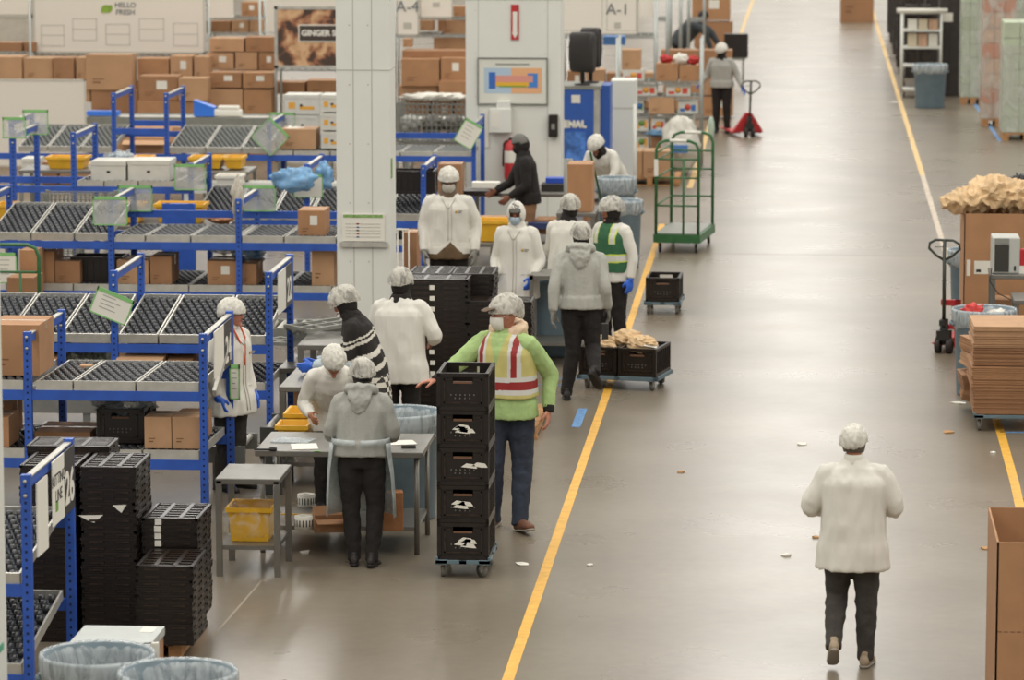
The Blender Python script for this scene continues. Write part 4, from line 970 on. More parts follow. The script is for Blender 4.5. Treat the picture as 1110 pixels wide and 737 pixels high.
# open kraft box, paper bag under packing table
pg = G(355, 578, .212); carton(pg.x+.0, pg.y+.12, .213, .24, .2, .1, 'shallow open brown box on the shelf under the packing table', R(14), 1, False, True)
pg = G(424, 577, .212); o = MB().box(-.08, .08, -.06, .06, 0, .3).build('paper_bag', M('kraft_bag_brown', '#a06d45', .8, var=.08, bump=.3), None, (pg.x, pg.y+.1, .213), (0, 0, .15), bevel=.008); tag(o, 'standing brown paper bag under the right end of the packing table', 'bag')
carton(XX(358, 33.4), 31.9, .22, .22, .3, .5, 'brown cardboard box standing below the label roll table', 0, 1, False)
# yellow tote in a clear bag
yt = tub(247, 548, 293, 584, 27.5, .36, 'yellow tote wrapped in a clear bag on the shelf of the side table', YEL, .233)
o = MB().ball((0, 0, .14), (.25, .24, .17), 28, 16, fn=lambda p, d: p*(1+.12*noise.noise(d*4))).build('clear_wrap', FILM, yt)
tub(309, 449, 350, 470, 30.3, .4, 'yellow tote beyond the packing table, upper of the two', YEL)
tub(300, 462, 332, 474, 29.9, .3, 'flattened yellow tote lying before the upper one', YEL)
# stack of grey grids behind striped worker
for i in range(7):
    put('plastic_grid', M('grey_grid_plastic', '#84847c', .6, var=.1), 318+(i*37) % 38, 372-i*3, .55+i*.07, lambda q: [q.bar((-.3, y_, 0), (.3, y_*1.0, .03), .035) for y_ in (-.18, 0, .18)] and [q.bar((x_, -.2, .01), (x_, .2, .01), .03) for x_ in (-.28, -.1, .1, .28)] and q, 'grey plastic grid in the heap left of the striped jacket, '+['lowest', 'second lowest', 'third from below', 'middle one', 'third from the top', 'second from the top', 'topmost'][i], 'grid', .2*i-.5, 'grey grids heaped behind the tables')
steel_table(XX(306, 34.6, .5), XX(366, 34.6, .5), 34.3, 35.3, .545, 'low grey bench under the heap of plastic grids', None, .03, False, .04, GREYST)
# tables at the second column
steel_table(XX(505, 47.0, .9), XX(618, 47.0, .9), 47.0, 48.2, .92, 'steel table in front of the wide column where the man in black works', .3, .025, False, .04)
steel_table(XX(603, 44.6, .9), XX(645, 44.6, .9), 44.6, 45.5, .93, 'steel table holding the brown box beside the bending worker', .3, .022, False, .03)
steel_table(XX(583, 38.2, .9), XX(640, 38.2, .9), 39.55, 40.4, .86, 'steel table behind the workers in white coats', .15, .022, False, .03)
cpx(615, 178, 642, 208, 44.75, .5, 'brown cardboard box with a small sticker on the steel table by the bending worker', .932, m=0)
put('blue_tray', M('blue_tray', '#2a4fb5', .4), 604, 197.5, 1.01, bx(.28, .24, .06), 'bright blue shallow tray right of the man in black', 'tray')
put('dark_mat', DRUB, 602, 206, .923, bx(.34, .3, .085), 'black equipment block under the blue tray', 'equipment')
put('black_tray', BLACKP, 520, 210, .923, bx(.5, .35, .05), 'flat black tray on the steel table left of the man in black', 'tray')
put('paper_stack', PAPER, 527, 203, .923, bx(.35, .2, .07), 'white papers on the steel table under the fire extinguisher', 'paper')
tub(518, 240, 550, 262, 42.2, .4, 'yellow tub behind the two front masked workers', YEL)
cpx(519, 236, 548, 256, 43.9, .3, 'brown box behind the yellow tub', m=0); cpx(580, 238, 602, 254, 46.5, .4, 'open brown box under the far steel table', m=0); cpx(632, 228, 642, 240, 46.8, .3, 'brown box corner under the steel table behind the net capped workers', m=1)
o = MB().box(-.25, .25, -.2, .2, 0, .07).build('blue_crate', M('navy_plastic', '#27355f', .5), None, (XX(590, 46.4), 46.5, .55)); tag(o, 'dark blue tray leaning on the open box under the far steel table', 'tray')
put('yellow_sheet', YEL, 320, 558, .24, bx(.3, .02, .01), 'thin yellow strip behind the label rolls', 'strip')

# ------------------------------------------------------------ bins
def bin_thing(px, Y, label, dia=.62, hh=.82, cy=0, liner=True, x=None, fill=None, m=BINB):
    x = XX(px, Y, hh) if x is None else x
    t = thing('trash_bin', label, 'bin', (x, Y, 0)); r = dia/2
    MB().lathe([(r*.83, 0), (r*.85, .02), (r*.93, hh*.78), (r*.97, hh*.8), (r*.97, hh*.96), (r*1.02, hh*.965), (r*1.02, hh), (r*.95, hh), (r*.9, hh*.8), (r*.8, .03)], 40, cap=True).build('bin_body', m, t)
    for s in (-1, 1):
        MB().tube([(s*r*.95, -.09, hh*.82), (s*r*1.06, -.07, hh*.84), (s*r*1.06, .07, hh*.84), (s*r*.95, .09, hh*.82)], .014, 8).build('bin_handle', m, t)
    if liner:
        n = 48; vs = []; prof = [(.99, hh*.80, .06), (1.045, hh*.9, .03), (1.05, hh*.985, .012), (1.03, hh*1.012, .01), (.97, hh*1.006, .01), (.9, hh*.93, .05), (.84, hh*.7, .1), (.74, hh*.4, .12)]
        sd = random.random()*20
        for k_, (rr, z_, am) in enumerate(prof):
            for i in range(n):
                a_ = 2*PI*i/n; nz_ = noise.noise(Vector((math.cos(a_)*5+sd, math.sin(a_)*5, k_*.5))); vs.append((math.cos(a_)*r*(rr+am*nz_*(1 if k_ > 3 else .5)), math.sin(a_)*r*(rr+am*nz_*(1 if k_ > 3 else .5)), z_+(.05*nz_ if k_ == 0 else 0)))
        fs = [(k_*n+i, k_*n+(i+1) % n, (k_+1)*n+(i+1) % n, (k_+1)*n+i) for k_ in range(len(prof)-1) for i in range(n)]
        fs.append(tuple(range(len(vs)-n, len(vs))))
        q = MB().add(vs, fs, 0, True); o = q.build('bin_liner', LINER, t); md = o.modifiers.new('t', 'SOLIDIFY'); md.thickness = .002
    return t
bin_thing(106, 21.08, 'blue grey round bin with a clear liner at the bottom edge, left of the two', .645)
bin_thing(193, 20.66, 'blue grey round bin with a clear liner at the bottom edge, right of the two', .655)
put('white_carton', PAPER, 160, 733, .55, bx(.14, .03, .2), 'white card inside the right hand bin at the bottom edge', 'card', .4)
bin_thing(434, 29.85, 'large blue grey round bin between the packing table and the crate stack', .66, .86)
bin_thing(1067, 36.8, 'large blue grey round bin with red refuse at the right edge', .61, .84)
bin_thing(1058, 41.9, 'blue grey bin behind the raised pallet truck', .6, .84)
bin_thing(674, 47.0, 'blue grey bin with clear liner below the bending worker', .52, .84)
bin_thing(668, 48.3, 'second lined bin right behind the one below the bending worker', .5, 1.0)
bin_thing(1008.5, 73.6, 'blue grey bin beyond the aisle in front of the dark racks', .66, .84)
g_ = V(1055, 333, 36.7); blob('red_refuse', g_.x, 36.75, .82, (.1, .08, .07), M('red_refuse', '#c8352f', .5), 'red crumpled wrapper sticking out of the right bin', 'wrapper', .6, 3, 31)
g_ = V(1082, 335, 36.7); blob('white_refuse', g_.x, 36.75, .79, (.09, .08, .05), PAPER, 'white crumpled paper in the right bin beside the red wrapper', 'paper', .6, 3, 32)
# silver topped box beside the bins
cb = V(74, 697, 21.6); cbx = XX(160, 21.6, .75)
t = thing('lidded_crate', 'brown sided box with a pale grey lid behind the left bottom bin', 'box', ((cb.x+cbx)/2, 21.87, 0)); hw = (cbx-cb.x)/2
MB().box(-hw, hw, -.28, .28, 0, .73).build('box_body', KRAFT[1], t); MB().box(-hw-.008, hw+.008, -.29, .29, .7, .75).build('box_lid', M('pale_grey_lid', '#a4a8a3', .35, var=.05), t); MB().box(hw*.5, hw*.85, .12, .26, .75, .752).build('sticker', PAPER, t)

# ------------------------------------------------------------ green cage cart
Yc = 48.55; x0c, x1c = XX(711, Yc), XX(757.5, Yc); t = thing('cage_cart', 'green tubular cage cart with grey deck standing in the aisle', 'cart', ((x0c+x1c)/2, Yc, 0), R(-6.5)); a = (x1c-x0c)/2
for y_, nm in ((0, 'front_frame'), (1.32, 'back_frame')):
    q = MB(); H_ = 1.46; r = .12
    q.tube([(-a, y_, .2), (-a, y_, H_-r), (-a+r*.3, y_, H_-r*.3), (-a+r, y_, H_), (a-r, y_, H_), (a-r*.3, y_, H_-r*.3), (a, y_, H_-r), (a, y_, .2)], .02, 10)
    for z_ in (.62, .98, 1.22): q.cyl((-a, y_, z_), (a, y_, z_), .012, 8)
    q.cyl((.08, y_, .2), (.08, y_, 1.22), .014, 8); q.build(nm, GRN, t)
    MB().tube([(-.1, y_, H_), (.12, y_, H_)], .0225, 10).build('white_tape_wrap', PAPER, t)
q = MB()
for z_ in (.62, .98, 1.2, 1.3): q.cyl((-a, 0, z_), (-a, 1.32, z_), .012, 8)
q.build('side_rail', GRN, t)
MB().box(-a-.03, a+.03, -.03, 1.36, .14, .25).build('deck_frame', GRN, t); MB().box(-a, a, 0, 1.32, .245, .262).build('deck', GREYST, t)
for sx in (-1, 1):
    for y_ in (.08, 1.24): caster(t, sx*(a-.04), y_, .14, .06, 0, DRUB)
MB().box(-a-.024, -a+.024, -.022, .02, 1.0, 1.22).build('white_wrap', PAPER, t)
# wheel cart frame left foreground of the mid rack (green)
Yg = 39.2; xl, xr = XX(-30, Yg), XX(42, Yg); t = thing('green_frame_cart', 'green tubular cart frame at the left margin before the mid rack', 'cart', ((xl+xr)/2, Yg, 0)); a = (xr-xl)/2
q = MB(); q.tube([(-a, 0, .15), (-a, 0, 1.03), (-a+.08, 0, 1.11), (a-.12, 0, 1.11), (a-.03, 0, 1.07), (a, 0, .98), (a, 0, .15)], .02, 10); q.cyl((-a, 0, .82), (a, 0, .82), .014); q.cyl((a-.2, 0, .82), (a-.2, 0, .15), .014); q.build('frame', GRN, t)
MB().box(-a, a, 0, .9, .14, .2).build('deck', GREYST, t); MB().tube([(a, 0, .42), (a, 0, .52)], .023, 10).build('white_tape_wrap', PAPER, t)
for sx in (-1, 1):
    for y_ in (.1, .8): caster(t, sx*(a-.06), y_, .14, .055, 0, DRUB)
cpx(8, 308, 37, 322, 39.35, .5, 'open brown box on the green cart frame at left', .2+.02, m=1, hh=.52)
cpx(22, 290, 40, 308, 39.9, .4, 'brown box standing behind on the green cart frame', .2+.02, m=0, hh=.75)

# ------------------------------------------------------------ pallet trucks
def pallet_truck(x, y, rz, label, handle_lean, H_=1.2):
    t = thing('pallet_truck', label, 'pallet truck', (x, y, 0), rz)
    f1, f0 = (.27, .11) if H_ < 1.1 else (.17, .04)
    MB().box(-f1, -f0, .15, 1.25, .05, .085).build('fork', RED, t, bevel=.01); MB().box(f0, f1, .15, 1.25, .05, .085).build('fork', RED, t, bevel=.01)
    q = MB(); q.add([(-f1, .16, .085), (f1, .16, .085), (.05, .1, .12 if H_ > 1.1 else .42), (-.05, .1, .12 if H_ > 1.1 else .42), (-f1, .02, .085), (f1, .02, .085), (.05, -.02, .12 if H_ > 1.1 else .42), (-.05, -.02, .12 if H_ > 1.1 else .42)], [(0,1,2,3), (7,6,5,4), (0,4,5,1), (1,5,6,2), (2,6,7,3), (3,7,4,0)]); q.build('chassis', RED, t)
    q = MB(); q.cyl((0, -.06, .1), (0, -.06, .36), .045, 12); q.box(-.07, .07, -.12, 0, .14, .24); q.box(-.03, .03, -.16, -.02, .3, .36); q.build('pump', M('dark_steel', '#2c2a27', .5, .3), t)
    for s in (-1, 1): MB().cyl((s*.06-.025, -.06, .085), (s*.06+.025, -.06, .085), .085, 18).build('steer_wheel', DRUB, t)
    tp = Vector((handle_lean[0], handle_lean[1], H_)); b0 = Vector((0, -.08, .33)); d = (tp-b0).normalized(); pv = b0+(tp-b0)*(.72 if H_ > 1 else .6)
    MB().cyl(b0, tp, .019, 10).build('tiller', M('dark_green_grey_steel', '#35382f', .5), t)
    k = .17; sd = Vector((1, 0, 0)); L = (tp-pv).length
    MB().tube([pv+d*L*.12, pv+d*L*.32+sd*k*.5, pv+d*L*.62+sd*k*.97, pv+d*L*.85+sd*k*.93, tp+sd*k*.55, tp, tp-sd*k*.55, pv+d*L*.85-sd*k*.93, pv+d*L*.62-sd*k*.97, pv+d*L*.32-sd*k*.5, pv+d*L*.12], .014, 8).build('loop_handle', M('dark_green_grey_steel'), t)
    MB().cyl(pv+d*L*.7, pv+d*L*.7+Vector((-.1, -.02, 0)), .006, 6).build('release_lever', STEEL, t)
    return t
near_truck = pallet_truck(XX(1025, 39.7, .3), 39.7, R(-16), 'red pallet truck parked upright at the right with its dark loop handle', (0, -.1), 1.2)
MB().box(.1, .15, -.02, .05, .06, .56).box(-.05, .15, -.02, .04, .5, .56).box(.0, .15, -.02, .04, .25, .3).build('red_frame', RED, near_truck)
pallet_truck(XX(812, 66.9, .3), 66.6, R(-150)+PI*.9, 'red pallet truck pulled by the distant worker in grey', (-.02, -.28), 1.0)

# ------------------------------------------------------------ right side group
# gaylord box with kraft paper
Yq = 39.9; xg0 = XX(1045, Yq); t = thing('bulk_box', 'tall brown bulk carton overflowing with kraft paper at the right edge', 'box', (xg0+.6, Yq+.55, 0))
q = MB()
for a0, a1, b0, b1 in ((-.6, .6, -.55, -.54), (-.6, .6, .54, .55), (-.6, -.59, -.55, .55), (.59, .6, -.55, .55)): q.box(a0, a1, b0, b1, .13, 1.45)
q.box(-.6, .6, -.55, .55, .125, .14); q.build('box_body', KRAFT[0], t)
MB().box(-.49, -.29, -.5525, -.549, .81, .95).build('address_label', PAPER, t); MB().box(-.57, -.53, -.5525, -.549, .79, .96).build('side_label', PAPER, t); MB().box(-.47, -.42, -.554, -.5515, .83, .86).build('label_print', INK, t)
pallet(xg0+.0, xg0+1.2, Yq, Yq+1.1, 'wooden pallet under the tall bulk carton at right')
q = MB()
q.loft([(-.82, -.25, 1.52), (-.7, -.25, 1.54), (-.5, -.2, 1.57), (-.3, -.1, 1.6), (0, 0, 1.56), (.35, 0, 1.5), (.58, 0, 1.42)], [(.05, .03), (.22, .09), (.3, .15), (.36, .2), (.42, .17), (.42, .13), (.4, .08)], 22, (0, 1, 0), sub=4)
q.loft([(-.5, -.3, 1.56), (-.38, -.3, 1.68), (-.25, -.28, 1.7), (-.05, -.2, 1.62)], [(.12, .06), (.16, .08), (.15, .07), (.1, .05)], 14, (0, 1, 0))
o = remesh(q, 'kraft_paper_heap', KPAPER, None, .02, 1, .045, (11, 4, 11)); dm = o.modifiers.new('creases', 'DECIMATE'); dm.ratio = .22; o.data.polygons.foreach_set('use_smooth', [False]*len(o.data.polygons)); o.location = (xg0+.6, Yq+.55, 0); tag(o, 'crumpled tan kraft paper bulging over the tall bulk carton', 'paper')
blob('black_bag', XX(1106, 41.5, 1.7), 41.8, 1.58, (.12, .1, .1), M('black_film', '#2a2825', .25), 'scrap of black plastic at the right edge above the kraft paper', 'plastic film', .6, 3, 40)
# printer table and printer
Yt = 38.35; tt = steel_table(XX(1074, Yt, 1), XX(1074, Yt, 1)+.8, Yt, Yt+.6, .99, 'stainless table with the label printer at the right edge', .35, .022, False, .03)
xp = XX(1091, Yt, 1.1); t = thing('label_printer', 'grey label printer with a dark front window on the right hand steel table', 'printer', (xp, Yt+.28, .992))
MB().box(-.14, .14, -.2, .2, 0, .37).build('printer_body', M('pale_grey_plastic', '#b4b5ad', .5), t, bevel=.015); MB().box(-.115, .03, -.206, -.19, .02, .3).build('front_window', M('dark_window', '#3a3a36', .25), t); MB().box(-.115, .03, -.207, -.19, .31, .36).build('top_panel', M('mid_grey_plastic', '#84857e', .5), t); MB().box(.08, .1, -.205, -.2, .03, .08).build('port_panel', INK, t)
t = thing('red_holder', 'small red holder beside the label printer', 'holder', (XX(1108, Yt, 1.1), Yt+.15, .992)); MB().box(-.03, .05, -.05, .05, .08, .25).build('red_body', RED, t, bevel=.01); MB().box(-.04, .06, -.06, .06, 0, .08).build('grey_base', PAPER, t)
cpx(1073, 325, 1096, 351, 38.9, .4, 'brown box on the shelf below the label printer', .365, m=1)
steel_table(XX(1099, 37.4, .85), XX(1099, 37.4, .85)+.6, 37.35, 37.95, .86, 'lower stainless table at the right edge beside the lined bin', .3, .022, False, .03)
cb_ = MB().tube([V(1075, 290, Yt-.02), V(1073, 305, Yt-.03), V(1082, 318, Yt-.04), V(1100, 327, Yt-.05), V(1112, 322, Yt-.04)], .006, 6).build('power_cable', INK); tag(cb_, 'thin black cable looping below the label printer', 'cable')
# bundles of flat cartons
def bundle(x, y, z, w_, d_, hh, label, rz=0, seed=1, rot=None, strap=True, m=0):
    t = thing('carton_bundle', label, 'carton bundle', (x, y, z), rz, 'bundles of flat cartons'); rr = random.Random(seed); q = MB(); n = int(hh/.0085)
    if rot: t.rotation_euler = rot
    for k in range(n):
        j = rr.uniform(-.009, .009); g2 = rr.uniform(-.008, .008); q.box(-w_/2+j, w_/2+j, -d_/2+g2, d_/2+g2, k*hh/n, (k+.82)*hh/n)
    q.build('flat_cartons', KRAFT[m], t)
    if strap: MB().box(.1, .115, -d_/2-.012, d_/2+.012, -.001, hh+.003).build('strap', PAPER, t)
    return t
Yk = 34.5; xk = XX(1057, Yk, .6)
t = dolly(xk+.5, Yk+.45, 0, 1.0, .9, 'grey wheeled dolly under the bundles of flat cartons at right', .16)
hs_ = [.25, .2, .17, .2]; z_ = .16
for i, h_ in enumerate(hs_):
    bundle(xk+.47+(.012, -.01, .014, 0)[i], Yk+.42, z_, .98, .82, h_-.004, ['lowest bundle of flat brown cartons on the right hand dolly', 'second bundle of flat brown cartons from below', 'third bundle of flat brown cartons from below', 'topmost bundle of flat brown cartons with a white strap'][i], R((0, 1, -1.2, .5)[i]), i, m=(1, 0, 1, 2)[i]); z_ += h_
MB_ = [(1048, 427, .1, 18, 'slumped'), (1050, 407, .1, -10, 'leaning'), (1052, 390, .1, 8, 'creased'), (1054, 372, .1, 0, 'upper')]
for i, (px, py, hh, ti, wd_) in enumerate(MB_):
    p = V(px, py+12, Yk+.95); bundle(p.x+.12, Yk+1.2, p.z, .36, .4, .13, ['lowest slumped', 'second slumped', 'third slumped', 'uppermost slumped'][i]+' small bundle of flat cartons left of the big bundles', 0, 20+i, (0, R(ti*.8), R(5*i)), False, i % 3)
# open bulk carton lower right
xo = XX(1081, 22.9, 1.2); t = thing('bulk_box', 'tall open empty brown carton at the lower right corner', 'box', (xo+.5, 23.5, 0)); q = MB()
for a0, a1, b0, b1 in ((-.5, .5, -.6, -.588), (-.5, .5, .588, .6), (-.5, -.488, -.6, .6), (.488, .5, -.6, .6)): q.box(a0, a1, b0, b1, 0, 1.2)
q.box(-.5, .5, -.6, .6, 0, .012); q.build('box_body', KRAFT[0], t)
q = MB()
for k in range(24): q.box(-.49+k*.04, -.465+k*.04, -.6015, -.599, .64, .645)
q.build('perforation', M('box_crease', '#5d412a', .8), t)

# ------------------------------------------------------------ far right: racks, pallets
def wrapped_pallet(px0, px1, Y, z1, cols, label):
    x0, x1 = XX(px0, Y), XX(px1, Y); t = thing('wrapped_pallet_load', label, 'pallet load', ((x0+x1)/2, Y+.6, 0)); a = (x1-x0)/2; n = len(cols); hz = (z1-.14)/n
    q = MB().box(-a, a, -.58, .58, .1, .13)
    for c in (-a+.06, 0, a-.06): q.box(c-.05, c+.05, -.58, .58, .0, .1)
    q.build('pallet_base', PALW, t)
    for k, c in enumerate(cols):
        for j in range(3):
            w_ = 2*a/3; MB().box(-a+j*w_+.004, -a+(j+1)*w_-.004, -.56, .56, .135+k*hz, .135+(k+1)*hz-.008).build('packed_box', c, t)
    MB().box(-a-.015, a+.015, -.585, .585, .14, z1*.8).build('stretch_wrap', see_through_mat('stretch_wrap_film', '#cfd0c8', .25, .6, 4, .2, stretch=(1, 1, .4)), t)
    return t
LG = M('pale_green_carton', '#abb49b', .7, var=.06); OG = M('strong_green_carton', '#6f9441', .7); OR_ = M('orange_print_carton', '#bf9b80', .7, var=.15, scale=6); OR2 = M('strong_orange_carton', '#bb6c3c', .7)
wrapped_pallet(1043, 1068, 74.5, 2.5, [LG]*5+[M('pale_green_band', '#99a682', .7)]+[LG]*3, 'shrink-wrapped pallet of pale green cartons nearest the dark cabinets')
wrapped_pallet(1066, 1100, 69.2, 2.9, [OR_, OR2, OR_, OR_, OR2, OR_, OR_, OR2, OG, OG], 'shrink-wrapped pallet of orange printed cartons topped with green ones')
wrapped_pallet(1088, 1140, 66.2, 2.06, [LG]*7, 'shrink-wrapped pallet of pale green cartons at the far right edge')
wrapped_pallet(1092, 1150, 76.5, 3.0, [LG]*6+[OG]*3, 'tall pallet of green cartons behind the orange ones')
DK = M('dark_brown_cabinet', '#2f2823', .5, var=.2)
for i, (a, b, Y) in enumerate(((1018, 1042, 76.6), (1003, 1020, 81))):
    x0, x1 = XX(a, Y), XX(b, Y); t = thing('dark_cabinet', ['tall dark cabinet with a white sign left of the wrapped pallets', 'dark tall cabinet behind the white shelf cart'][i], 'cabinet', ((x0+x1)/2, Y+.4, 0)); w_ = (x1-x0)/2
    MB().box(-w_, w_, -.4, .4, 0, 2.9).build('cabinet_body', DK, t)
    if i == 0: MB().box(-w_*.8, w_*.2, -.406, -.39, 1.5, 1.68).build('white_sign', PAPER, t)
    MB().box(-.02, .0, -.405, -.39, .1, 2.8).build('door_gap', INK, t)
# white shelf cart with boxes
Yw = 76.2; x0, x1 = XX(978, Yw), XX(1020, Yw); t = thing('shelf_cart', 'pale metal shelf cart with small goods behind the far bin', 'shelf cart', ((x0+x1)/2, Yw, 0)); w_ = (x1-x0)/2
for sx in (-1, 1):
    for y_ in (0, .6): MB().cyl((sx*w_, y_, .12), (sx*w_, y_, 1.7), .025, 8).build('post', WHITEP, t)
for z_ in (.14, .62, .98, 1.32, 1.68): MB().box(-w_, w_, 0, .6, z_, z_+.035).build('shelf', WHITEP, t)
for sx in (-1, 1): caster(t, sx*(w_-.05), .1, .12, .055, 0, DRUB)
MB().cyl((-w_-.12, 0, 1.74), (w_+.12, 0, 1.74), .05, 10).build('white_roll', PAPER, t)
rr = random.Random(3)
for i, (z_, k) in enumerate(((1.36, 3), (1.02, 3), (.18, 1))):
    for j in range(k):
        xx_ = (x0+x1)/2-w_+.1+(j+.5)*(2*w_-.15)/k; o = MB().box(-.09, .09, -.15, .15, 0, (.2, .26, .3)[i]).build('small_box', [PAPER, M('cream_box', '#c6b9a0', .7), OR_][(i+j) % 3], None, (xx_, Yw+.25, z_+.0)); tag(o, f'small {["white", "cream", "orange"][(i+j)%3]} box, {["left", "middle", "right"][j]} on the {["upper", "middle", "lowest"][i]} shelf of the pale cart', 'box')
for i in range(5):       # dark roll cages in a row along the right line
    Y = 79+i*4.5; x0 = XX(950+i*0.0, 79)+.12*0; xx_ = 1.9+.02*i; t = thing('roll_cage', 'dark upright roll cage, '+['nearest', 'second', 'third', 'fourth', 'farthest'][i]+' in the row along the right hand line', 'cage', (xx_+.35, Y, 0), 0, 'dark roll cages'); q = MB()
    for sx in (-.32, 0, .32):
        for y_ in (0, .7): q.box(sx-.03, sx+.03, y_-.03, y_+.03, .12, 2.1)
    for z_ in (.2, .9, 1.5, 2.08): q.box(-.33, .33, -.02, .72, z_, z_+.03)
    q.build('cage_frame', DK, t); MB().box(-.26, .26, .08, .62, .23, 1.7).build('cage_load', M('dark_load', '#3d352e', .8, var=.3), t)
    for sx in (-1, 1):
        for y_ in (.08, .6): caster(t, sx*.28, y_, .12, .055, 0, DRUB)
cpx(911, -30, 947, 18, 104, 1.2, 'large brown carton standing in the far aisle at the top edge', 0, m=1)
MATS['dark_mask'] = M('dark_mask', '#1d1917', .9)
# ------------------------------------------------------------ back storage: shelving, boards, heaps of cartons
def board(px0, py0, px1, py1, Y, label, m=WALLM, frame=None, th=.02, name='hanging_board'):
    a, b = V(px0, py1, Y), V(px1, py0, Y); w_, hh = b.x-a.x, b.z-a.z
    t = thing(name, label, 'board', ((a.x+b.x)/2, Y, (a.z+b.z)/2)); MB().box(-w_/2, w_/2, -th, 0, -hh/2, hh/2).build('board_face', m, t)
    if frame:
        q = MB(); e = frame[1]
        for x0, x1, z0, z1 in ((-w_/2, w_/2, hh/2-e, hh/2), (-w_/2, w_/2, -hh/2, -hh/2+e), (-w_/2, -w_/2+e, -hh/2, hh/2), (w_/2-e, w_/2, -hh/2, hh/2)): q.box(x0, x1, -th-.008, -th+.004, z0, z1)
        q.build('board_frame', frame[0], t)
    return t, w_, hh
FAINT = M('faint_grey_line', '#b5b0a4', .7); CREAM = M('cream_board', '#dfd8cb', .7); GTXT = M('grey_print', '#6f7274', .7)
t, w_, hh = board(37, -10, 222, 57, 63.9, 'big cream board with a green leaf mark and grey lettering hanging top left', CREAM, (M('board_edge', '#c2bdb1', .6), .03), name='banner_board')
lz = V(116, 9.5, 63.9); cx = lz.x-t.location.x; cz = lz.z-t.location.z
q = MB(); n = 24
vs = [(cx+.095*math.cos(2*PI*k/n)+.03*math.sin(2*PI*k/n), -.03, cz+.075*math.sin(2*PI*k/n)+.012*math.sin(6*PI*k/n)) for k in range(n)]
q.add(vs+[(a_, -.02, c_) for a_, b_, c_ in vs], [tuple(range(n))]+[(k, n+k, n+(k+1) % n, (k+1) % n) for k in range(n)]); q.build('leaf_mark', M('logo_green', '#86a63c', .6, var=.15, scale=20), t)
text('HELLO\nFRESH', .12, GTXT, t, (cx+.32, -.022, cz), FACE, 'word_lettering', bold=.003)
for i, (a, b, c, d) in enumerate(((45, 27, 70, 50), (79, 20, 105, 44), (115, 26, 141, 49), (151, 20, 178, 44), (188, 25, 215, 50))):
    p, r_ = V(a, d, 63.9), V(b if False else c, b, 63.9); q = MB(); x0, x1, z0, z1 = p.x-t.location.x, r_.x-t.location.x, p.z-t.location.z, r_.z-t.location.z
    for u0, u1, v0, v1 in ((x0, x1, z0, z0+.012), (x0, x1, z1-.012, z1), (x0, x0+.012, z0, z1), (x1-.012, x1, z0, z1), (x0, x1, (z0+z1)/2, (z0+z1)/2+.012)): q.box(u0, u1, -.023, -.019, v0, v1)
    q.build('pocket_outline', FAINT, t)
board(-20, -8, 36, 17, 64.5, 'cream board at the top left corner beside the leaf mark banner', CREAM, (FAINT, .03)); board(-20, 17, 36, 49, 66.5, 'pale panel with a grey bar behind the top left shelving', M('pale_panel', '#bdb5a6', .7, var=.06), (FAINT, .04))
t, w_, hh = board(-30, 86, 93, 180, 56.6, 'plain cream board standing at left behind the blue racks', M('cream_plain_board', '#dad2c5', .7), (M('board_edge'), .025)); 
for s in (-1, 1): MB().box(s*w_*.42-.03, s*w_*.42+.03, -.02, .3, -t.location.z, -hh/2+.02).build('support_foot', GREYST, t)
board(227, -8, 253, 19, 64, 'small cream board right of the leaf mark banner', CREAM); board(283, -8, 365, 34, 67, 'cream board behind the ginger picture sign', CREAM)
t, w_, hh = board(430, -10, 454, 38, 62.5, 'cream board lettered A-4 beside the first column', CREAM, (FAINT, .02)); text('A-4', .26, GTXT, t, (-.0, -.03, .1), FACE, 'code_lettering'); MB().box(-.07, .07, -.024, -.019, -.26, -.16).build('small_mark', FAINT, t)
t, w_, hh = board(455, -10, 491, 19, 63, 'cream board at the top between the white columns', CREAM, (FAINT, .02)); MB().box(-.06, .06, -.024, -.019, -.05, .03).build('small_mark', FAINT, t)
t, w_, hh = board(606, -10, 692, 37, 62.5, 'wide cream board lettered A-1 right of the wide column', CREAM, (FAINT, .02)); text('A-1', .26, GTXT, t, (w_*.24, -.03, .05), FACE, 'code_lettering'); MB().box(w_*.2, w_*.28, -.024, -.019, -.26, -.16).build('small_mark', FAINT, t)
q = MB()
for a, b in ((-.45, .05), (.1, .48)):
    for u0, u1, v0, v1 in ((a*w_, b*w_, -.3, -.29), (a*w_, b*w_, .3, .31), (a*w_, a*w_+.012, -.3, .3), (b*w_-.012, b*w_, -.3, .3)): q.box(u0, u1, -.023, -.019, v0, v1)
q.build('pocket_outline', FAINT, t)
board(693, -8, 708, 18, 63.5, 'narrow cream board right of the A-1 board', CREAM)
# ginger picture sign
def ginger_mat():
    m = bpy.data.materials.new('root_picture'); m.use_nodes = True; nt = m.node_tree; b = nt.nodes['Principled BSDF']; b.inputs['Roughness'].default_value = .6
    tc = nt.nodes.new('ShaderNodeTexCoord'); n = nt.nodes.new('ShaderNodeTexNoise'); n.inputs['Scale'].default_value = 3.4; n.inputs['Detail'].default_value = 3; n.inputs['Distortion'].default_value = .3
    r = nt.nodes.new('ShaderNodeValToRGB'); nt.links.new(tc.outputs['Object'], n.inputs[0]); nt.links.new(n.outputs[0], r.inputs[0]); nt.links.new(r.outputs[0], b.inputs[0])
    e = r.color_ramp.elements; e[0].position = .42; e[0].color = (*lin('#463428'), 1); e[1].position = .47; e[1].color = (*lin('#8e5a40'), 1)
    for p, c in ((.52, '#b48760'), (.6, '#d1ab82'), (.68, '#bd8f66')): k = e.new(p); k.color = (*lin(c), 1)
    return m
t, w_, hh = board(298, 7, 372, 74, 61, 'picture sign of ginger roots with a dark name band', ginger_mat(), (GALV, .05), name='picture_sign')
a, b = V(325, 44, 61), V(400, 28, 61); bx0 = a.x-t.location.x; bz0, bz1 = a.z-t.location.z, b.z-t.location.z
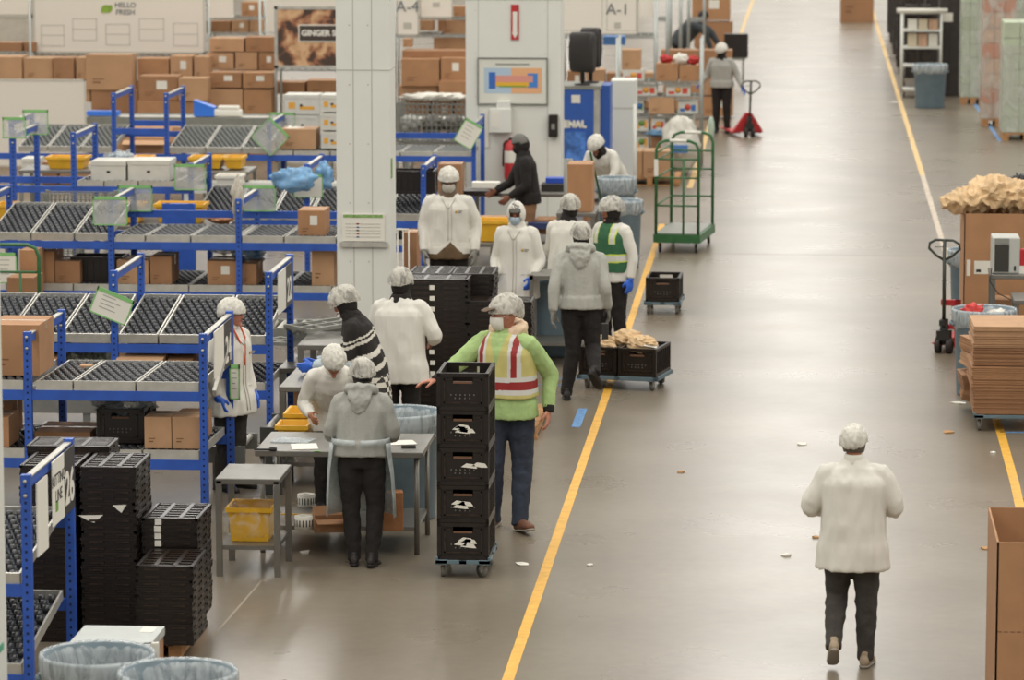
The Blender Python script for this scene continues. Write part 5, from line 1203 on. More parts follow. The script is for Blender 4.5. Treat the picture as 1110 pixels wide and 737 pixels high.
MB().box(bx0, w_/2+.1, -.032, -.02, bz0, bz1).build('name_band', M('dark_band', '#40372f', .6), t); MB().box(bx0-.02, w_/2+.1, -.028, -.02, bz0-.02, bz1+.02).build('band_border', CREAM, t)
text('GINGER S', .13, PAPER, t, (bx0+.03, -.034, (bz0+bz1)/2), FACE, 'name_lettering', align='LEFT', bold=.006)
# chrome wire shelving
def wire_shelf(px0, px1, Y, zs, label, posts=None, H=2.6, dep=.6):
    x0, x1 = XX(px0, Y, 1.5), XX(px1, Y, 1.5); t = thing('wire_shelving', label, 'shelving', ((x0+x1)/2, Y, 0), 0, 'chrome wire shelving'); a = (x1-x0)/2
    for sx in (-1, 1):
        for y_ in (0, dep): MB().cyl((sx*a, y_, 0), (sx*a, y_, H), .022, 8).build('post', CHROME, t)
    for z_ in zs:
        q = MB(); q.box(-a, a, -.01, .01, z_-.02, z_+.005).box(-a, a, -.01, .01, z_+.025, z_+.04).box(-a, a, dep-.01, dep+.01, z_-.02, z_+.04); n = int(a*2/.12)
        for k in range(n+1): q.box(-a+k*2*a/n-.006, -a+k*2*a/n+.006, -.005, dep, z_, z_+.03)
        q.build('wire_shelf', CHROME, t)
    return t
def pz(py, Y, px=200): return V(px, py, Y).z
wire_shelf(-30, 33, 63.5, (.15, .7, pz(59, 63.5)), 'chrome wire shelving at the top left corner')
wire_shelf(38, 222, 64.2, (.15, pz(60, 64.2)), 'long chrome wire shelving under the leaf mark banner')
wire_shelf(227, 282, 64.6, (.15, pz(37, 64.6), pz(20, 64.6)), 'chrome wire shelving between the banner and the ginger sign', H=2.6)
wire_shelf(299, 372, 61.1, (.15, pz(75, 61.1)), 'chrome wire shelving carrying the ginger picture sign', H=pz(6, 61.1))
wire_shelf(428, 506, 63.4, (.15, pz(38, 63.4), pz(19, 63.4)), 'chrome wire shelving between the two white columns')
wire_shelf(610, 710, 63.4, (.15, pz(38, 63.4)), 'chrome wire shelving under the A-1 board')
wire_shelf(710, 723, 68.0, (.12, pz(20, 68)), 'narrow chrome shelving right of the A-1 board', H=3)
wire_shelf(726, 737, 72, (.12,), 'chrome shelving posts left of the bending worker', H=3); wire_shelf(746, 763, 76, (.12, pz(20, 76)), 'chrome shelving posts before the bending worker', H=3)
# heaps of cartons: rows of single boxes
def heap(px0, px1, Y, z0, z1, where, seed, wr=(.36, .66), hr=(.24, .44), d_=.5, tilt=.06, open_top=.1, cols=(0, 1, 2)):
    rr = random.Random(seed); z = z0; row = 0; x0, x1 = XX(px0, Y, 1), XX(px1, Y, 1); n = 0
    rows = ['bottom', 'second', 'third', 'fourth', 'fifth', 'sixth', 'seventh', 'eighth', 'ninth']
    while z < z1-.1:
        hr_ = rr.uniform(*hr)
        if z1-(z+hr_) < .16: hr_ = max(.08, z1-z)
        x = x0+rr.uniform(-.1, .1); k = 0
        while x < x1-.15:
            w_ = rr.uniform(*wr); w_ = min(w_, x1-x+.05); h_ = hr_*rr.uniform(.92, 1.0) if z+hr_ < z1-.1 else hr_*rr.uniform(.86, 1.02)
            lab = rr.random() < .3; m = rr.choice(cols); op = z+hr_ >= z1-.1 and rr.random() < open_top
            carton(x+w_/2, Y+d_/2+rr.uniform(-.04, .06), z, w_-.02, d_, h_, f'{"labelled " if lab else ""}brown box, {(ORD[k] if k else "first")} from left, {rows[row]} layer, {where}', rr.uniform(-tilt, tilt)*.5, m, lab, op, 'cardboard boxes in the back storage')
            x += w_+.01; k += 1; n += 1
        z += hr_+.004; row += 1
    return n
N = 0
N += heap(-20, 95, 62, .05, pz(62, 62), 'heap behind the cream board', 1, d_=.6)
N += heap(95, 145, 62, .05, pz(60, 62), 'heap right of the cream board', 2, (.5, .8), (.35, .6))
N += heap(145, 222, 61.2, .05, pz(82, 61.2), 'heap under the leaf banner', 3)
N += heap(146, 224, 62.4, .05, pz(61, 62.4), 'rear heap under the banner', 4)
N += heap(226, 297, 61.6, .05, pz(78, 61.6), 'heap left of ginger sign', 5)
N += heap(228, 297, 62.8, .05, pz(40, 62.8), 'rear heap by ginger sign', 6, (.35, .6), (.25, .4))
N += heap(228, 281, 64.8, pz(36, 64.8), pz(21, 64.8)+.0, 'shelf left of ginger sign', 7, (.3, .5), (.2, .25), open_top=0)
N += heap(256, 281, 64.9, pz(18, 64.8), pz(2, 64.8), 'top shelf left of ginger sign', 8, (.3, .5), (.2, .25), open_top=0)
N += heap(300, 366, 61.9, .3, 1.28, 'heap under the ginger sign', 9)
N += heap(-20, 36, 63.7, pz(58, 63.7)+.02, pz(46, 63.7), 'shelf at the top left corner', 10, (.5, .9), (.16, .2), open_top=0)
N += heap(436, 506, 62.9, .05, pz(96, 62.9), 'heap behind the wire cage', 11, (.3, .6), (.2, .3)); 
cpx(435, 64, 476, 93, 62.2, .6, 'large brown cardboard box with three labels between the columns', None, m=0); cpx(478, 63, 505, 88, 62.2, .6, 'large brown cardboard box with a white label beside the wide column', None, m=0, lab=True)
cpx(476, 88, 510, 105, 62.0, .6, 'brown cardboard box under the white labelled one', None, m=0); cpx(436, 55, 506, 65, 62.5, .6, 'long shallow brown box lying on the two large boxes', None, m=1)
cpx(455, 22, 469, 33, 63.6, .4, 'small brown box on the shelf between the columns', None, m=2); cpx(480, 22, 506, 37, 63.6, .4, 'brown box beside the wide column on the shelf', None, m=2); cpx(475, 22, 482, 34, 63.5, .4, 'narrow dark brown box on the shelf between columns', None, m=1); cpx(491, 7, 506, 18, 63.6, .4, 'brown box on the top shelf beside the wide column', None, m=0)
cpx(470, 41, 506, 57, 63.6, .4, 'brown box under the shelf beside the wide column', None, m=2); cpx(437, 42, 446, 51, 63.0, .3, 'small black box under the A-4 board', None, m=2)
cpx(220, 60, 222, 61, 64, .1, 'x') if False else None
N += heap(612, 712, 64.5, .05, 1.3, 'heap under the A-1 board', 12, (.3, .5), (.22, .34))
N += heap(716, 792, 70.5, .05, 1.3, 'heap before the bending worker', 13, (.5, .8), (.35, .5), cols=(0, 1, 0))
N += heap(752, 793, 83, .05, 2.6, 'heap behind the bending worker', 14, (.6, .9), (.5, .7), cols=(0, 1, 0), open_top=0)
N += heap(613, 700, 58.2, .05, .42, 'the pile behind the white cabinet', 15, (.3, .5), (.18, .24)) if False else 0
# white grocery cartons by the aisle
FR = [M('green_fruit_print', '#6d8f4a', .7), M('orange_fruit_print', '#d99a45', .7), M('red_fruit_print', '#c2493a', .7), M('blue_fruit_print', '#3c6aa8', .7)]
def fbox(px0, py0, px1, py1, Y, d_, label, c=0, z=None):
    a, b = V(px0, py1, Y), V(px1, py0, Y); w_, hh = b.x-a.x, b.z-a.z; t = thing('produce_carton', label, 'box', ((a.x+b.x)/2, Y+d_/2, a.z if z is None else z), 0, 'white produce cartons'); x, y = w_/2, d_/2
    MB().box(-x, x, -y, y, 0, hh-.003).build('box_body', WCART, t); q = MB()
    q.lathe([(.05, 0), (.05, .003)], 14, 0, X=Matrix.Translation((0, -y-.001, hh*.5)) @ Matrix.Rotation(PI/2, 4, 'X')).box(-x*.8, -x*.3, -y-.003, -y+.001, hh*.15, hh*.4, 1).box(x*.35, x*.8, -y-.003, -y+.001, hh*.2, hh*.7, 1); q.build('fruit_print', [FR[c], FR[(c+1) % 4]], t)
    return t
lab = lambda s: 'white printed produce carton, '+s
PWY = 60.3
SH = [V(700, y_, PWY).z for y_ in (163, 142, 123, 104, 88)]
wire_shelf(669, 760, PWY-.03, [z_-.04 for z_ in SH], 'chrome wire shelving full of produce cartons beside the aisle', H=2.1, dep=.75)
def on_shelf(py): return min(SH, key=lambda z_: abs(z_-V(700, py, PWY).z))+.005
for (a, b, c, d, s, k, up) in ((675, 76, 698, 88, 'leftmost on the top aisle shelf', 1, 0), (722, 92, 748, 104, 'third shelf above the tan box', 1, 0), (735, 110, 756, 123, 'right end of the middle aisle shelf', 2, 0),
     (688, 108, 698, 123, 'small one with blue print on the middle aisle shelf', 3, 0), (688, 126, 703, 142, 'left end of the second lowest aisle shelf', 0, 0), (688, 145, 703, 163, 'left end of the lowest aisle shelf', 0, 0),
     (706, 128, 721, 142, 'middle of the second lowest aisle shelf', 1, 0), (726, 126, 752, 142, 'large pale one behind the green cart', 0, 0), (688, 92, 712, 104, 'wide one left above the tan box', 1, 0)):
    fbox(a, b, c, d, PWY, .4, lab(s), k, on_shelf(d))
cpx(703, 106, 731, 123, PWY-.1, .5, 'tan cardboard box jutting from the shelf of white cartons', on_shelf(123), m=2); cpx(706, 146, 726, 163, PWY, .4, 'brown cardboard box under the blue film', on_shelf(163), m=1)
cpx(711, 69, 735, 88, PWY, .5, 'brown cardboard box on the top aisle shelf under the red packet', on_shelf(88), m=0); cpx(737, 71, 757, 88, PWY, .5, 'brown box at the right end of the top aisle shelf', on_shelf(88), m=0)
zt2 = V(700, 76, PWY).z; cpx(674, 54, 694, 76, PWY, .45, 'brown box standing on the leftmost white carton of the top shelf', zt2+.004, m=2)
fbox(699, 52, 712, 69, PWY+.05, .3, 'tall white produce pack on the brown box of the top aisle shelf', 0, V(700, 69, PWY).z+.004) if False else None
cpx(674, 164, 696, 192, 57.6, .6, 'left hand brown box on the pallet beside the aisle', .13, m=2, lab=False); cpx(697, 164, 727, 191, 57.6, .6, 'right hand brown box on the pallet beside the aisle', .13, m=2)
pallet(XX(672, 57.5), XX(737, 57.5), 57.5, 58.6, 'wooden pallet beside the aisle carrying two brown boxes'); cpx(673, 157, 684, 165, 58.2, .4, 'small brown box on the left hand pallet box', None, m=1); cpx(656, 158, 673, 195, 58.3, .4, 'brown box behind the bending worker', None, m=1)
blob('blue_film', XX(715, 60, .9), 60.3, V(712, 144, 60.3).z, (.22, .12, .05), BLUEFILM, 'strip of blue film on the brown box right of the white cartons', 'plastic film', .5, 3, 51)
blob('clear_wrap', XX(738, 59.5, .6), 59.35, .47, (.3, .4, .45), M('milky_wrap', '#c4c0b4', .3, bump=.5, bscale=12), 'milky plastic wrapped load behind the green cart', 'wrapped load', .2, 3, 52)
for k, (px, py, s) in enumerate(((722, 64, 'left'), (751, 65, 'right'))):
    p = V(px, py, PWY+.2); blob('red_packet', p.x, PWY+.2, p.z, (.1, .08, .07), RPROD, f'red packet on the box heap by the aisle, {s} one', 'packet', .4, 3, 60+k)
p = V(738, 64, PWY+.2); blob('white_packet', p.x, PWY+.2, p.z, (.13, .1, .09), PAPER, 'white packet between the red ones on the box heap', 'packet', .4, 3, 66)
p = V(627, 42, 64); 
fbx = MB().box(-.18, .18, -.2, .2, 0, .14).build('blue_box', M('mid_blue_plastic', '#4a78b4', .5), None, tuple(V(666, 48, 63.2))); tag(fbx, 'small blue box on the shelf beside the black screens', 'box')
tb = MB().box(-.14, .14, -.12, .12, 0, .12).build('blue_box', M('mid_blue_plastic'), None, tuple(V(736, 165, 59.0)-Vector((0, 0, .0)))); tag(tb, 'blue box on the floor load behind the green cart', 'box')
tb.location.z = max(0, tb.location.z)
# blue bin and white tools on the long conveyor
a = V(209, 126, 57.9); t = thing('blue_pick_bin', 'bright blue open-front bin on the long grey conveyor', 'bin', (a.x+.16, 58.1, .985)); q = MB()
q.add([(-.16, -.12, 0), (.16, -.12, 0), (.16, .14, 0), (-.16, .14, 0), (-.16, -.12, .25), (.16, -.12, .14), (.16, .14, .14), (-.16, .14, .25)], [(0,3,2,1), (0,1,5,4), (1,2,6,5), (2,3,7,6), (3,0,4,7), (4,5,6,7)]); q.build('bin_body', M('bright_blue_plastic', '#2f6fd0', .4), t)
tag(MB().box(-.25, .25, -.1, .1, 0, .07).build('blue_bar', M('bright_blue_plastic'), None, (XX(111, 58, 1), 58.1, .985)), 'blue bar lying on the left end of the long conveyor', 'bar')
t = thing('white_dispenser', 'white plastic dispenser lying beside the blue bin on the conveyor', 'dispenser', (XX(246, 58, 1), 58.1, .985)); MB().box(-.22, .22, -.1, .1, 0, .1).build('dispenser_body', PAPER, t, bevel=.02); MB().box(-.15, .18, -.08, .08, .1, .16).build('dispenser_lid', PAPER, t, bevel=.02)
# extra goods under the far racks
cpx(46, 176, 62, 200, 48.4, .4, 'brown box with paper behind the left post of the back rack', None, m=1); wbox(24, 172, 41, 198, 48.6, .4, 'white carton behind the left end post of the back rack'); cpx(65, 178, 98, 200, 48.4, .4, 'tan crumpled carton under the yellow tub at left', None, m=2)
cpx(139, 140, 178, 158, 55, .5, 'brown box behind the narrow gap of the far rack', None, m=1); cpx(134, 152, 185, 170, 54.0, .5, 'crumpled tan carton in the gap of the far rack', None, m=2, open_=True); cpx(187, 138, 200, 160, 54.5, .4, 'pale wrapped box right of the gap in the far rack', None, m=2)
cpx(228, 172, 262, 184, 49.2, .4, 'open brown box under the far rack', None, m=1); blob('clear_bag', XX(246, 49.4), 49.3, 1.02, (.14, .12, .09), M('tan_bag', '#a88c74', .5, bump=.5), 'tan bag in the open box under the far rack', 'bag', .4, 4, 71)
tub(234, 191, 260, 206, 46.9, .4, 'white tub on the shelf behind the back rack', PAPER, taper=.9)
blob('produce_heap', XX(240, 43.7, .9), 43.7, V(240, 242, 43.6).z+.05, (.15, .2, .06), M('brown_produce', '#a3714c', .6, var=.4, scale=30), 'brown goods heaped in the pan behind the flat trays', 'produce', .3, 5, 72); 
# pegged wire baskets under the mid rack at left
def wire_cage(px0, py0, px1, py1, Y, d_, label, cell=.07):
    a, b = V(px0, py1, Y), V(px1, py0, Y); w_, hh = (b.x-a.x), b.z-a.z; t = thing('wire_cage', label, 'cage', ((a.x+b.x)/2, Y+d_/2, a.z)); x, y = w_/2, d_/2; r = .006
    for nm, yy in (('front_mesh', -y), ('back_mesh', y)):
        q = MB(); n = int(w_/cell)
        for k in range(n+1): q.box(-x+k*w_/n-r, -x+k*w_/n+r, yy-r, yy+r, 0, hh)
        n = int(hh/cell)
        for k in range(n+1): q.box(-x, x, yy-r, yy+r, k*hh/n-r, k*hh/n+r)
        q.build(nm, GREYST, t)
    q = MB()
    for sx in (-1, 1):
        for k in range(int(d_/cell)+1): q.box(sx*x-r, sx*x+r, -y+k*cell-r, -y+k*cell+r, 0, hh)
    for sx in (-1, 1):
        for sy in (-1, 1): q.box(sx*x-.02, sx*x+.02, sy*y-.02, sy*y+.02, -.02, hh+.02)
    q.box(-x, x, -y, y, -.02, -.01); q.build('cage_frame', GREYST, t); return t
wire_cage(431, 113, 505, 153, 54.5, .9, 'grey wire mesh cage between the two white columns')
for i in range(3): blob('goods_bag', XX(444+i*24, 54.9), 54.95, V(450, 151, 54.5).z+.17, (.15, .2, .15), [M('pale_grey_bag', '#9b9a93', .6), M('dark_grey_bag', '#57534c', .6), M('dark_grey_bag')][i], f'soft bag inside the wire mesh cage, {["left", "middle", "right"][i]} one', 'bag', .3, 4, 90+i)
cpx(432, 93, 474, 104, 62.3, .5, 'low wide brown box under the three labelled large box', None, m=2); blob('crumpled_paper', XX(470, 61), 61.2, V(470, 106, 61).z, (.5, .3, .06), PAPER, 'crumpled white paper layer above the wire mesh cage', 'paper', .5, 5, 95)
wire_cage(48, 267, 84, 283, 42.9, .3, 'small wire basket behind the brown boxes at left', .05); wire_cage(46, 211, 120, 222, 43.2, .3, 'wire basket under the back rack above the steep trays', .05)
# white hose/trolley between column and masked man
t = thing('white_rack', 'white wire stand between the first column and the masked worker', 'stand', (XX(434, 40, 1), 40, 0)); q = MB()
for k in range(4): q.cyl((-.09+k*.06, 0, .1), (-.09+k*.06, 0, 1.22), .007, 6)
q.cyl((-.09, 0, 1.22), (.09, 0, 1.22), .01, 6); q.cyl((-.09, 0, .1), (.09, 0, .1), .012, 6); q.build('wire_front', PAPER, t); MB().box(-.15, .15, -.02, .3, 0, .06).build('stand_base', WHITEP, t); MB().box(-.08, .1, -.05, .1, .45, .62).build('white_box', PAPER, t)
cpx(437, 252, 452, 287, 41.8, .4, 'tall brown box beside the masked worker', 0, m=1)

# ------------------------------------------------------------ on the columns
p0, p1 = V(371, 261, 37.99), V(417, 232, 37.99); t = thing('notice_sheet', 'printed notice with a green header on the first white column', 'notice', ((p0.x+p1.x)/2, 37.99, (p0.z+p1.z)/2)); w_, hh = p1.x-p0.x, p1.z-p0.z
MB().box(-w_/2, w_/2, -.006, .008, -hh/2, hh/2).build('paper_face', M('notice_paper', '#dcd7ca', .6), t); MB().box(-w_*.47, w_*.46, -.008, -.005, hh*.36, hh*.47).build('green_header', M('notice_green', '#7a9b58', .7, var=.3, scale=50), t)
q = MB(); q2 = MB()
for k in range(5): z_ = hh*.12-k*hh*.12; q.box(-w_*.42, -w_*.28, -.008, -.005, z_, z_+.006, 0); q.box(-w_*.26, w_*.4, -.008, -.005, z_, z_+.006); q2.box(-w_*.16, -w_*.1, -.008, -.005, z_-.004, z_+.01, k % 3)
q.build('faint_text', FAINT, t); q2.build('colour_keys', [M('key_red', '#b5402f', .6), M('key_blue', '#3d68a8', .6), INK], t)
MB().box(-w_*.55, w_*.57, -.03, .005, -hh/2-.06, -hh/2-.01).build('ledge_strip', GALV, t)
tag(MB().box(0, .008, .1, .2, 1.95, 2.15).build('notice_sheet', M('notice_green'), None, (c1b, 38.0, 0)), 'small green notice on the side of the first column', 'notice')
tag(MB().box(0, .004, .0, .4, .98, 1.02).build('green_tape', M('green_tape', '#4f9a78', .6), None, (c3b, 20.05, 0)), 'green tape on the column edge at the left margin', 'tape') 
Yp = 52.74
def onp(px0, py0, px1, py1, Y): a, b = V(px0, py1, Y), V(px1, py0, Y); return (a.x+b.x)/2, (a.z+b.z)/2, b.x-a.x, b.z-a.z
cx, cz, w_, hh = onp(519, 64, 592.5, 112, Yp); t = thing('site_map', 'framed colourful site map on the wide white column', 'map', (cx, Yp, cz))
MB().box(-w_/2, w_/2, -.012, .008, -hh/2, hh/2).build('map_sheet', M('map_paper', '#d3d2c6', .4), t)
q = MB(); e = .018
for x0, x1, z0, z1 in ((-w_/2-e, w_/2+e, hh/2, hh/2+e), (-w_/2-e, w_/2+e, -hh/2-e, -hh/2), (-w_/2-e, -w_/2, -hh/2, hh/2), (w_/2, w_/2+e, -hh/2, hh/2)): q.box(x0, x1, -.022, .008, z0, z1)
q.build('map_frame', M('map_frame_grey', '#6f6f69', .5), t)
def mp(a, b, c, d, m, dd=0): return MB().box((a-.5)*w_, (b-.5)*w_, -.0135-dd, -.011, (.5-d)*hh, (.5-c)*hh)
for nm, r_, c in (('map_zone', (.08, .5, .2, .77), '#a9bccb'), ('map_zone', (.48, .93, .2, .77), '#dba678'), ('map_zone', (.15, .25, .3, .67), '#2f63b0'), ('map_zone', (.72, .87, .32, .64), '#3f7cc0'), ('map_zone', (.25, .8, .37, .52), '#d08f80'), ('map_zone', (.25, .74, .52, .61), '#d9a72f'), ('map_zone', (.3, .7, .6, .63), '#6f9c3a'), ('map_title', (.25, .75, .1, .125), '#8d8c84')):
    mi_ = globals().get('mi_', 0)+1; mp(*r_, None, .0009*mi_).build(nm, M('map_'+c.strip('#'), c, .6), t)
cx, cz, w_, hh = onp(554, 5, 562.5, 43, Yp); t = thing('arrow_sign', 'narrow red sign with a white downward arrow on the wide column', 'sign', (cx, Yp, cz)); MB().box(-w_/2, w_/2, -.01, .005, -hh/2, hh/2).build('red_plate', RED, t)
q = MB().box(-w_*.28, w_*.28, -.012, -.009, -hh*.3, hh*.3); q.add([(-w_*.4, -.012, -hh*.3), (w_*.4, -.012, -hh*.3), (0, -.012, -hh*.46), (-w_*.4, -.009, -hh*.3), (w_*.4, -.009, -hh*.3), (0, -.009, -hh*.46)], [(0,2,1), (0,3,5,2), (1,2,5,4)]); q.build('white_arrow', PAPER, t)
cx, cz, w_, hh = onp(595, 124, 605, 148, Yp); t = thing('wall_dispenser', 'dark wall dispenser on the right edge of the wide column', 'dispenser', (cx, Yp, cz)); MB().box(-w_/2, w_/2, -.1, .005, -hh/2, hh/2).build('dispenser_body', BLACKP, t, bevel=.01); MB().box(-w_*.2, w_*.2, -.105, -.09, -hh*.15, hh*.1).build('dispenser_window', GREYST, t)
cx, cz, w_, hh = onp(539, 109, 554, 121, Yp); tag(MB().box(-w_/2, w_/2, -.12, .005, -hh/2, hh/2).build('wall_box', WHITEP, None, (cx, Yp, cz), bevel=.01), 'pale wall box under the site map', 'wall box')
cx, cz, w_, hh = onp(531, 117, 555, 143, Yp); t = thing('wall_cabinet', 'white wall cabinet with papers below the site map', 'cabinet', (cx, Yp, cz)); MB().box(-w_/2, w_/2, -.14, .005, -hh/2, hh/2).build('cabinet_body', WHITEP, t, bevel=.01); MB().box(-w_*.4, 0, -.146, -.138, -hh*.3, hh*.4).build('pinned_paper', PAPER, t)
cx, cz, w_, hh = onp(523, 119, 530, 160, Yp); tag(MB().box(-w_/2, w_/2, -.012, .005, -hh/2, hh/2).build('pinned_sheet', PAPER, None, (cx, Yp, cz)), 'long pinned paper strip at the left of the wall cabinet', 'paper')
gx, gz, _, _ = onp(549, 155, 557, 190, 52.6); t = thing('fire_extinguisher', 'red fire extinguisher with a white label on the wide column', 'extinguisher', (gx, 52.6, gz))
MB().lathe([(.0, -.3), (.075, -.29), (.08, -.26), (.08, .16), (.05, .22), (.025, .24), (.025, .27)], 18).build('cylinder_body', RED, t); MB().lathe([(.0815, -.05), (.0815, .12)], 18, cap=False).build('white_label', PAPER, t); q = MB().box(-.02, .09, -.02, .02, .27, .3); q.tube([(-.02, 0, .27), (-.09, 0, .22), (-.1, 0, -.1)], .012, 8); q.build('handle_hose', INK, t)
MB().box(-.09, .09, .08, .145, -.25, .25).build('wall_bracket', RED, t)
# blue vending cabinet with black screens, white cabinet
Ym = 55.0; x0, x1 = XX(570, Ym), XX(651, Ym); t = thing('vending_cabinet', 'tall blue supply cabinet lettered in white behind the wide column', 'cabinet', ((x0+x1)/2, Ym+.5, 0)); w_ = (x1-x0)/2; H_ = V(630, 97, Ym).z
BL2 = M('cabinet_blue', '#2c57a6', .4, var=.04)
MB().box(-w_, w_-.1, -.5, .5, 0, H_).build('cabinet_body', BL2, t); MB().box(w_-.1, w_-.02, -.49, .3, .05, H_+.02).build('side_trim', GALV, t); MB().box(w_-.02, w_+.12, -.2, .5, 0, H_+.04).build('side_unit', BL2, t); MB().box(-w_-.01, w_+.0, -.51, .5, H_, H_+.05).build('top_cover', GREYST, t)
px = V(606, 136, Ym); text('FASTENAL', .135, PAPER, t, (V(635, 136, Ym).x-(x0+x1)/2, -.503, V(630, 135, Ym).z), FACE, 'white_lettering', align='RIGHT', bold=.012)
MB().box(*sorted((V(613, 150, Ym).x-(x0+x1)/2, V(635, 150, Ym).x-(x0+x1)/2)), -.506, -.499, V(620, 183, Ym).z, V(620, 143, Ym).z).build('glass_door', M('cabinet_glass', '#4c79c2', .2, var=.4, scale=9), t)
MB().box(.12, .25, -.506, -.499, H_-.2, H_-.08).build('white_sticker', PAPER, t)
for i, (a, b, c, d, Yx) in enumerate(((617, 35, 646, 78, 55.2), (629, 30, 652, 73, 55.7))):
    cx, cz, w2, hh = onp(a, b, c, d, Yx); t2 = thing('black_screen', ['black monitor on the blue cabinet, front one', 'black monitor on the blue cabinet, rear one'][i], 'monitor', (cx, Yx, H_+.052), R(-25)); zc_ = cz-H_-.052
    MB().ball((0, 0, zc_), (w2*.5, .1, hh*.5), 24, 14, fn=lambda p, d: Vector((math.copysign(min(abs(p.x)*1.5, w2*.5), p.x), p.y, math.copysign(min(abs(p.z)*1.4, hh*.5), p.z)))).build('screen_back', M('black_shell', '#2a2624', .45), t2)
    MB().cyl((0, 0, .0), (0, 0, zc_), .03, 10).build('stand_neck', INK, t2); MB().lathe([(.12, 0), (.12, .015), (.03, .03)], 20).build('stand_foot', INK, t2)
x0, x1 = XX(662, 57), XX(689, 57); t = thing('white_cabinet', 'plain white tall cabinet right of the blue one', 'cabinet', ((x0+x1)/2, 57.3, 0)); w_ = (x1-x0)/2; MB().box(-w_, w_, -.3, .3, 0, V(670, 87, 57).z).build('cabinet_body', WHITEP, t, bevel=.01); MB().box(-w_*.98, w_*.98, -.303, -.298, 1.22, 1.235).build('door_gap', FAINT, t)
# white tripod pole next to white cabinet
t = thing('rolling_pole', 'white rolling pole with a braced foot beside the pallet of boxes', 'pole', tuple(G(687.5, 226))); MB().cyl((0, 0, .05), (0, 0, 1.5), .022, 8).build('pole', WHITEP, t); MB().cyl((0, 0, .35), (-.22, .5, .55), .015, 8).build('brace', WHITEP, t); MB().cyl((0, -.03, .05), (0, .02, .05), .05, 12).build('wheel', DRUB, t); MB().box(-.3, .02, 0.0, .6, .08, .1).build('base_bar', WHITEP, t)
# green broom-like rod by the bending worker
tag(MB().cyl(G(655, 232, .6), V(640, 165, 46.0), .014, 8).build('green_rod', GRN), 'thin green rod leaning beside the bending worker', 'rod')
t = thing('roller_post', 'grey roller post standing beside the brown box', 'post', (XX(616, 46.3, 1), 46.3, 0)); MB().cyl((0, 0, 0), (0, 0, 1.42), .06, 14).build('post_body', GREYST, t); MB().cyl((0, 0, 0), (0, 0, .03), .15, 14).build('foot_plate', GREYST, t)
# black box and trolley by the aisle top
tag(MB().box(-.25, .25, -.15, .15, 0, .5).build('black_case', BLACKP, None, (XX(798, 80, .6), 80, .55)), 'black case on a stand beside the far left line', 'case')
t = thing('case_stand', 'thin stand under the black case beside the far left line', 'stand', (XX(798, 80, .6), 80, 0)); MB().box(-.2, .2, -.15, .15, .5, .55).build('stand_top', GREYST, t)
for s in (-1, 1): MB().cyl((s*.15, 0, 0), (s*.15, 0, .5), .02, 8).build('leg', GREYST, t)
blob('water_bottle', XX(771, 66, .3), 66, .2, (.06, .06, .2), M('milky_bottle', '#aebfae', .3), 'pale plastic bottle on the floor beside the worker with the pallet truck', 'bottle', .05, 3, 80)
# trolley beside bin (steel cart with wheel) under the white coats
t = thing('steel_cart', 'low steel cart with a caster between the crate stacks and the walking worker', 'cart', (XX(600, 38.3, .2), 38.3, 0)); MB().box(-.25, .22, 0, .6, .22, .25).build('cart_shelf', STEEL, t)
MB().box(.17, .21, 0, .04, .14, .95).build('cart_post', STEEL, t); MB().box(-.25, .22, 0, .6, .9, .94).build('cart_top', STEEL, t); MB().box(-.25, -.21, .5, .54, .14, .95).build('cart_post', STEEL, t); MB().box(.17, .21, .5, .54, .14, .95).build('cart_post', STEEL, t); MB().box(-.25, -.21, .0, .04, .14, .95).build('cart_post', STEEL, t)
for sx in (-.2, .19):
    for y_ in (.03, .55): caster(t, sx, y_, .15, .065, 0, RUB)
x_ = XX(596, 39.0, .5); t = thing('grey_bin', 'blue grey rectangular bin behind the steel cart', 'bin', (x_, 39.1, 0)); q = MB().box(-.28, .28, -.13, .13, 0, .8); q.build('bin_body', BINB, t, bevel=.03); MB().box(-.3, .3, -.15, .15, .78, .82).build('bin_rim', BINB, t, bevel=.01)

# benches that carry the tubs in the gaps between the racks
def bench(px0, px1, Y, dep, z, label): return steel_table(XX(px0, Y, z), XX(px1, Y, z), Y, Y+dep, z, label, None, .02, False, .03, GREYST)
bench(20, 270, 47.45, .7, V(100, 183, 47.6).z-.006, 'low grey bench carrying the orange yellow tubs behind the back rack')
bench(-10, 245, 43.4, .75, V(100, 242, 43.6).z-.006, 'low grey bench carrying the yellow tubs behind the mid rack')
bench(132, 206, 53.9, 1.5, V(100, 170, 54.0).z-.006, 'low grey bench behind the gap of the far rack')
bench(300, 350, F_Y+2.15, .7, V(320, 145, F_Y+2.2).z-.006, 'low grey bench under the left white fruit boxes')
bench(20, 105, 48.35, .8, V(60, 200, 48.4).z-.006, 'low grey bench behind the posts of the back rack at left')
bench(428, 508, 54.45, 1.0, V(460, 153, 54.5).z-.03, 'grey bench carrying the wire mesh cage')
bench(512, 556, 42.1, 2.3, V(530, 262, 42.2).z-.006, 'low grey bench under the yellow tub behind the front workers')

for k_, (px_, py_, Y_) in enumerate(((120, 68, 62.3), (163, 90, 61.0), (92, 74, 61.9), (246, 62, 62.7), (262, 78, 61.5), (40, 76, 61.9))):
    g_ = V(px_, py_, Y_); tag(MB().box(-.11, .11, -.004, .0, -.08, .08).build('shipping_label', PAPER, None, (g_.x, Y_-.07, g_.z), (0, R(8*(k_ % 3-1)), 0)), 'white shipping label on a back heap box, '+['under the banner middle', 'above the long conveyor at left', 'above the cream board corner', 'left of the ginger sign', 'low left of the ginger sign', 'above the cream board'][k_], 'label') if False else None
